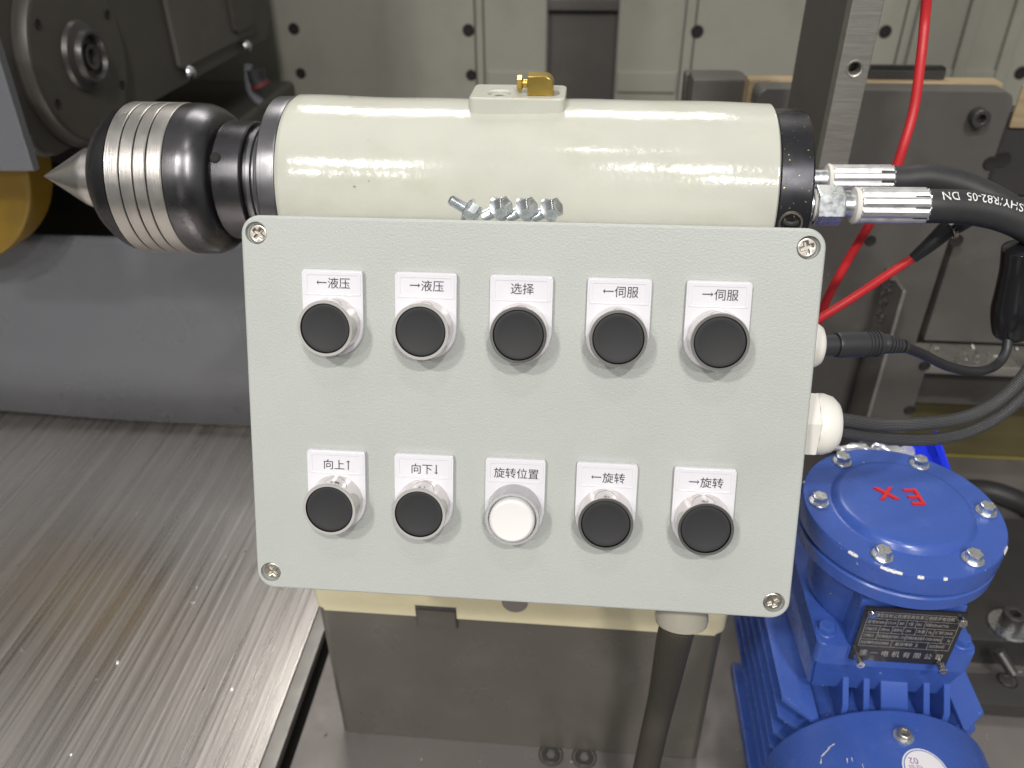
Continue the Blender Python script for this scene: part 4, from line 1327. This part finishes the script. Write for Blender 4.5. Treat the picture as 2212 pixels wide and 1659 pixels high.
put('工作制 S1', -0.0285, -0.0004, 0.0034, sx=0.5); put('执行标准GB/T32891.1-2016', -0.0188, -0.0004, 0.0034, sx=0.46); put('防爆合格证编号 CNEX18.0652', -0.0003, -0.0004, 0.0034, sx=0.5); put('kg', 0.0262, -0.0004, 0.0034, sx=0.6)
put('3C证书编号2020322304003', -0.0285, -0.0072, 0.0034, sx=0.46); put('能效等级', -0.006, -0.0072, 0.0036, sx=0.8); put('2', 0.0068, -0.0072, 0.0042); put('2022年04月', 0.0160, -0.0072, 0.0034, sx=0.6)
for k, ch_ in enumerate('速一电机有限公司'):
    put(ch_, -0.0245 + k * 0.0071, -0.0178, 0.0062, 'CENTER', sx=0.86)
tx.build('lettering', 'plate_line', np_)
for (x, z, long) in ((-W2 + 0.0045, H2 - 0.0045, 0.002), (W2 - 0.004, H2 - 0.0045, 0.004), (-W2 + 0.0045, -H2 + 0.0055, 0.008), (W2 - 0.0062, -H2 + 0.005, 0.009)):
    p = FN @ Vector((x, z, 0))
    MB(frame(p, (0, -1, 0))).lathe([(0.0030, -0.001), (0.0024, long - 0.0008), (0.0030, long - 0.0007), (0.0032, long), (0.0027, long + 0.0009), (0.0013, long + 0.0009), (0.0011, long + 0.0003), (0, long + 0.0003)], 22).build('stud', 'chrome', np_)
# flange bolts of terminal base (painted over)
for px, py in ((1785, 1358), (2077, 1383)):
    p = at(px, py, Z=-0.217)
    hb = MB(Matrix.Translation((p.x, p.y, -0.2189)))
    hb.lathe([(0.003, 0.0), (0.0072, 0.0), (0.0074, 0.0008), (0.0066, 0.0014), (0.003, 0.0014)], 28)
    hb.prism(hexa(0.0060, 0.3), 0.0014, 0.0062, 0.0009, 2)
    hb.build('base_bolt', 'motor_blue', mot)
# feet
for s in (-1, 1):
    MB().box(MXC + s * 0.050 - 0.02, MXC + s * 0.050 + 0.02, 0.09, 0.21, ZF + 0.0004, ZF + 0.012, 0.002).build('foot', 'motor_blue', mot)
    MB().box(MXC + s * 0.052 - 0.006, MXC + s * 0.052 + 0.006, 0.075, 0.205, ZF + 0.0121, MZC - 0.03, 0.001).build('foot_web', 'motor_blue', mot)


def on_cowl(ang, y, h=0.0):
    d = Vector((math.sin(ang), 0, math.cos(ang)))
    return Vector((MXC, y, MZC)) + d * (RC + h), d


sc2 = at(1951, 1590, Y=0.0)
sy = 0.020
ang = -0.0
best = None
for i in range(-60, 61):
    for j in range(0, 50):
        a_, y_ = i * 0.01, -0.02 + j * 0.0015
        P_, _ = on_cowl(a_, y_)
        r_ = P_ - CP
        d_ = r_.dot(CF)
        u_, v_ = 1106 + FPX * r_.dot(CX) / d_, 829.5 + FPX * r_.dot(CD) / d_
        e_ = (u_ - 1951) ** 2 + (v_ - 1592) ** 2
        if best is None or e_ < best[0]:
            best = (e_, a_, y_)
_, sa, sy = best
P_, d_ = on_cowl(sa, sy)
FC = frame(P_, d_)
MB(FC).lathe([(0.002, -0.001), (0.0066, 0.0000), (0.0067, 0.0010), (0.0045, 0.0014)], 30).build('cowl_washer', 'zinc', cw)
csm = plate_with_holes(circ(0, 0, 0.0047, 30), [[(x * 0.9, y * 0.9) for x, y in [(0.0005, 0.0005), (0.0005, 0.0022), (-0.0005, 0.0022), (-0.0005, 0.0005), (-0.0022, 0.0005), (-0.0022, -0.0005), (-0.0005, -0.0005), (-0.0005, -0.0022), (0.0005, -0.0022), (0.0005, -0.0005), (0.0022, -0.0005), (0.0022, 0.0005)][::-1]]], 0.0014, 0.0052, 0.0011)
mq = MB(FC @ Matrix.Rotation(0.5, 4, 'Z')).mesh(csm)
mq.prism(circ(0, 0, 0.003, 14), 0.0014, 0.0030)
mq.build('cowl_screw', 'nickel', cw)
# round inspection sticker (its code square is left out), wrapped on the cowl
def wrap(me_or_poly, ang0, y0, h, flip, name, m, parent):
    bm = bmesh.new()
    bm.from_mesh(me_or_poly)
    for v in bm.verts:
        x, y = v.co.x, v.co.y
        if flip:
            x, y = -x, -y
        p_, _ = on_cowl(ang0 + x / RC, y0 + y, h)
        v.co = p_
    me2 = bpy.data.meshes.new('w'); bm.to_mesh(me2); bm.free()
    return MB().mesh(me2).build(name, m, parent, 80)


def disc_mesh(r0, r1, n=56, rings=8):
    me = bpy.data.meshes.new('d')
    vs_, fs_ = [], []
    for i in range(rings + 1):
        r = r0 + (r1 - r0) * i / rings
        vs_ += [(r * math.cos(2 * PI * k / n), r * math.sin(2 * PI * k / n), 0) for k in range(n)]
    for i in range(rings):
        for k in range(n):
            fs_.append((i * n + k, i * n + (k + 1) % n, (i + 1) * n + (k + 1) % n, (i + 1) * n + k))
    me.from_pydata(vs_, [], fs_)
    return me


ka, ky = sa + 0.10, sy - 0.0235
stk = wrap(disc_mesh(0.0001, 0.0152), ka, ky, 0.00012, False, 'sticker', 'sticker_white', cw)
wrap(disc_mesh(0.0136, 0.0142, 56, 1), ka, ky, 0.00022, False, 'sticker_ring', 'sticker_blue', stk)
wrap(text_mesh('02', 0.0062), ka - 0.085, ky + 0.0060, 0.00022, True, 'lettering', 'sticker_ink', stk)
wrap(text_mesh('检验', 0.0046), ka - 0.085, ky + 0.0010, 0.00022, True, 'lettering', 'sticker_ink', stk)
# scratches on the cowl
rng = random.Random(11)
for (a_, y_, l_, w_, t_) in ((sa - 0.66, sy - 0.004, 0.010, 0.0012, 0.5), (sa - 0.60, sy - 0.001, 0.006, 0.0010, 0.3), (sa - 0.72, sy - 0.009, 0.004, 0.0012, 1.2), (sa - 0.50, sy - 0.014, 0.004, 0.0009, 1.4), (sa - 0.46, sy - 0.014, 0.003, 0.0006, 1.5), (sa - 0.39, sy - 0.021, 0.006, 0.0005, 1.57), (sa - 0.42, sy - 0.025, 0.003, 0.0011, 0.4), (sa - 0.41, sy - 0.028, 0.002, 0.0011, 0.2)):
    n = 7
    vs_, fs_ = [], []
    for k in range(n + 1):
        x = -l_ / 2 + l_ * k / n
        ww = w_ * (0.25 + 0.75 * rng.random()) * (0.2 if k in (0, n) else 1)
        for sgn in (-1, 1):
            xx, yy = x * math.cos(t_) - sgn * ww / 2 * math.sin(t_), x * math.sin(t_) + sgn * ww / 2 * math.cos(t_)
            p_, _ = on_cowl(a_ + xx / RC, y_ + yy, 0.00012)
            vs_.append(p_)
    for k in range(n):
        fs_.append((k * 2, k * 2 + 2, k * 2 + 3, k * 2 + 1))
    m_ = MB(); m_._add(vs_, fs_); m_.build('paint_scratch', 'chipped', cw, 80)

# crumpled plastic behind the motor lid
def crumple(name, pts4, nu, nv, amp, m, parent, seed):
    rg = random.Random(seed)
    a, b_, c_, d_ = [Vector(p) for p in pts4]
    vs_, fs_ = [], []
    for i in range(nu + 1):
        for j in range(nv + 1):
            u_, v_ = i / nu, j / nv
            p = a.lerp(b_, u_).lerp(d_.lerp(c_, u_), v_)
            p = p + Vector((rg.uniform(-1, 1), rg.uniform(-1, 1), rg.uniform(-1, 1))) * amp
            vs_.append(p)
    for i in range(nu):
        for j in range(nv):
            k = i * (nv + 1) + j
            fs_.append((k, k + nv + 1, k + nv + 2, k + 1))
    m_ = MB(); m_._add(vs_, fs_)
    o = m_.build(name, m, parent, 50)
    so = o.modifiers.new('thick', 'SOLIDIFY'); so.thickness = 0.0006
    return o


bagp = thing('plastic_wrap', 'crumpled clear and bright blue plastic film behind the motor lid', 'plastic film', (0.27, 0.2, -0.165))
crumple('blue_film', (at(1955, 1003, Y=0.196), at(2060, 1030, Y=0.185), at(2022, 950, Y=0.196), at(1950, 955, Y=0.205)), 6, 6, 0.0012, 'blue_film', bagp, 5)
crumple('blue_fold', (at(2040, 1022, Y=0.180), at(2060, 1030, Y=0.178), at(2024, 930, Y=0.192), at(2008, 938, Y=0.194)), 4, 8, 0.0004, 'blue_film', bagp, 6)
crumple('clear_film', (at(1810, 1010, Y=0.19), at(1985, 1020, Y=0.19), at(1975, 966, Y=0.20), at(1800, 958, Y=0.20)), 12, 6, 0.0028, 'foil', bagp, 9)

# fine metal shavings strewn on the sheet and the base
def shavings(name, x0, x1, y0, y1, z, n, seed, parent):
    rg = random.Random(seed)
    m_ = MB()
    for k in range(n):
        sx = rg.uniform(0.0005, 0.0016) * (2.0 if rg.random() < 0.08 else 1.0)
        T = Matrix.Translation((rg.uniform(x0, x1), rg.uniform(y0, y1), z + sx * 0.5)) @ Matrix.Rotation(rg.uniform(0, 6.28), 4, 'Z') @ Matrix.Rotation(rg.uniform(-0.4, 0.4), 4, 'X')
        m_.box(-sx, sx, -sx * 0.35, sx * 0.35, -sx * 0.12, sx * 0.12, M=T)
    o = m_.build(name, 'zinc', parent)
    o['kind'] = 'stuff'


shavings('metal_shavings', -0.62, -0.24, 0.02, 0.52, ZS, 90, 21, sheet)
shavings('metal_shavings', -0.20, 0.19, -0.02, 0.105, ZF, 50, 22, base)
shavings('metal_shavings', 0.36, 0.56, 0.05, 0.40, ZF, 60, 23, base)
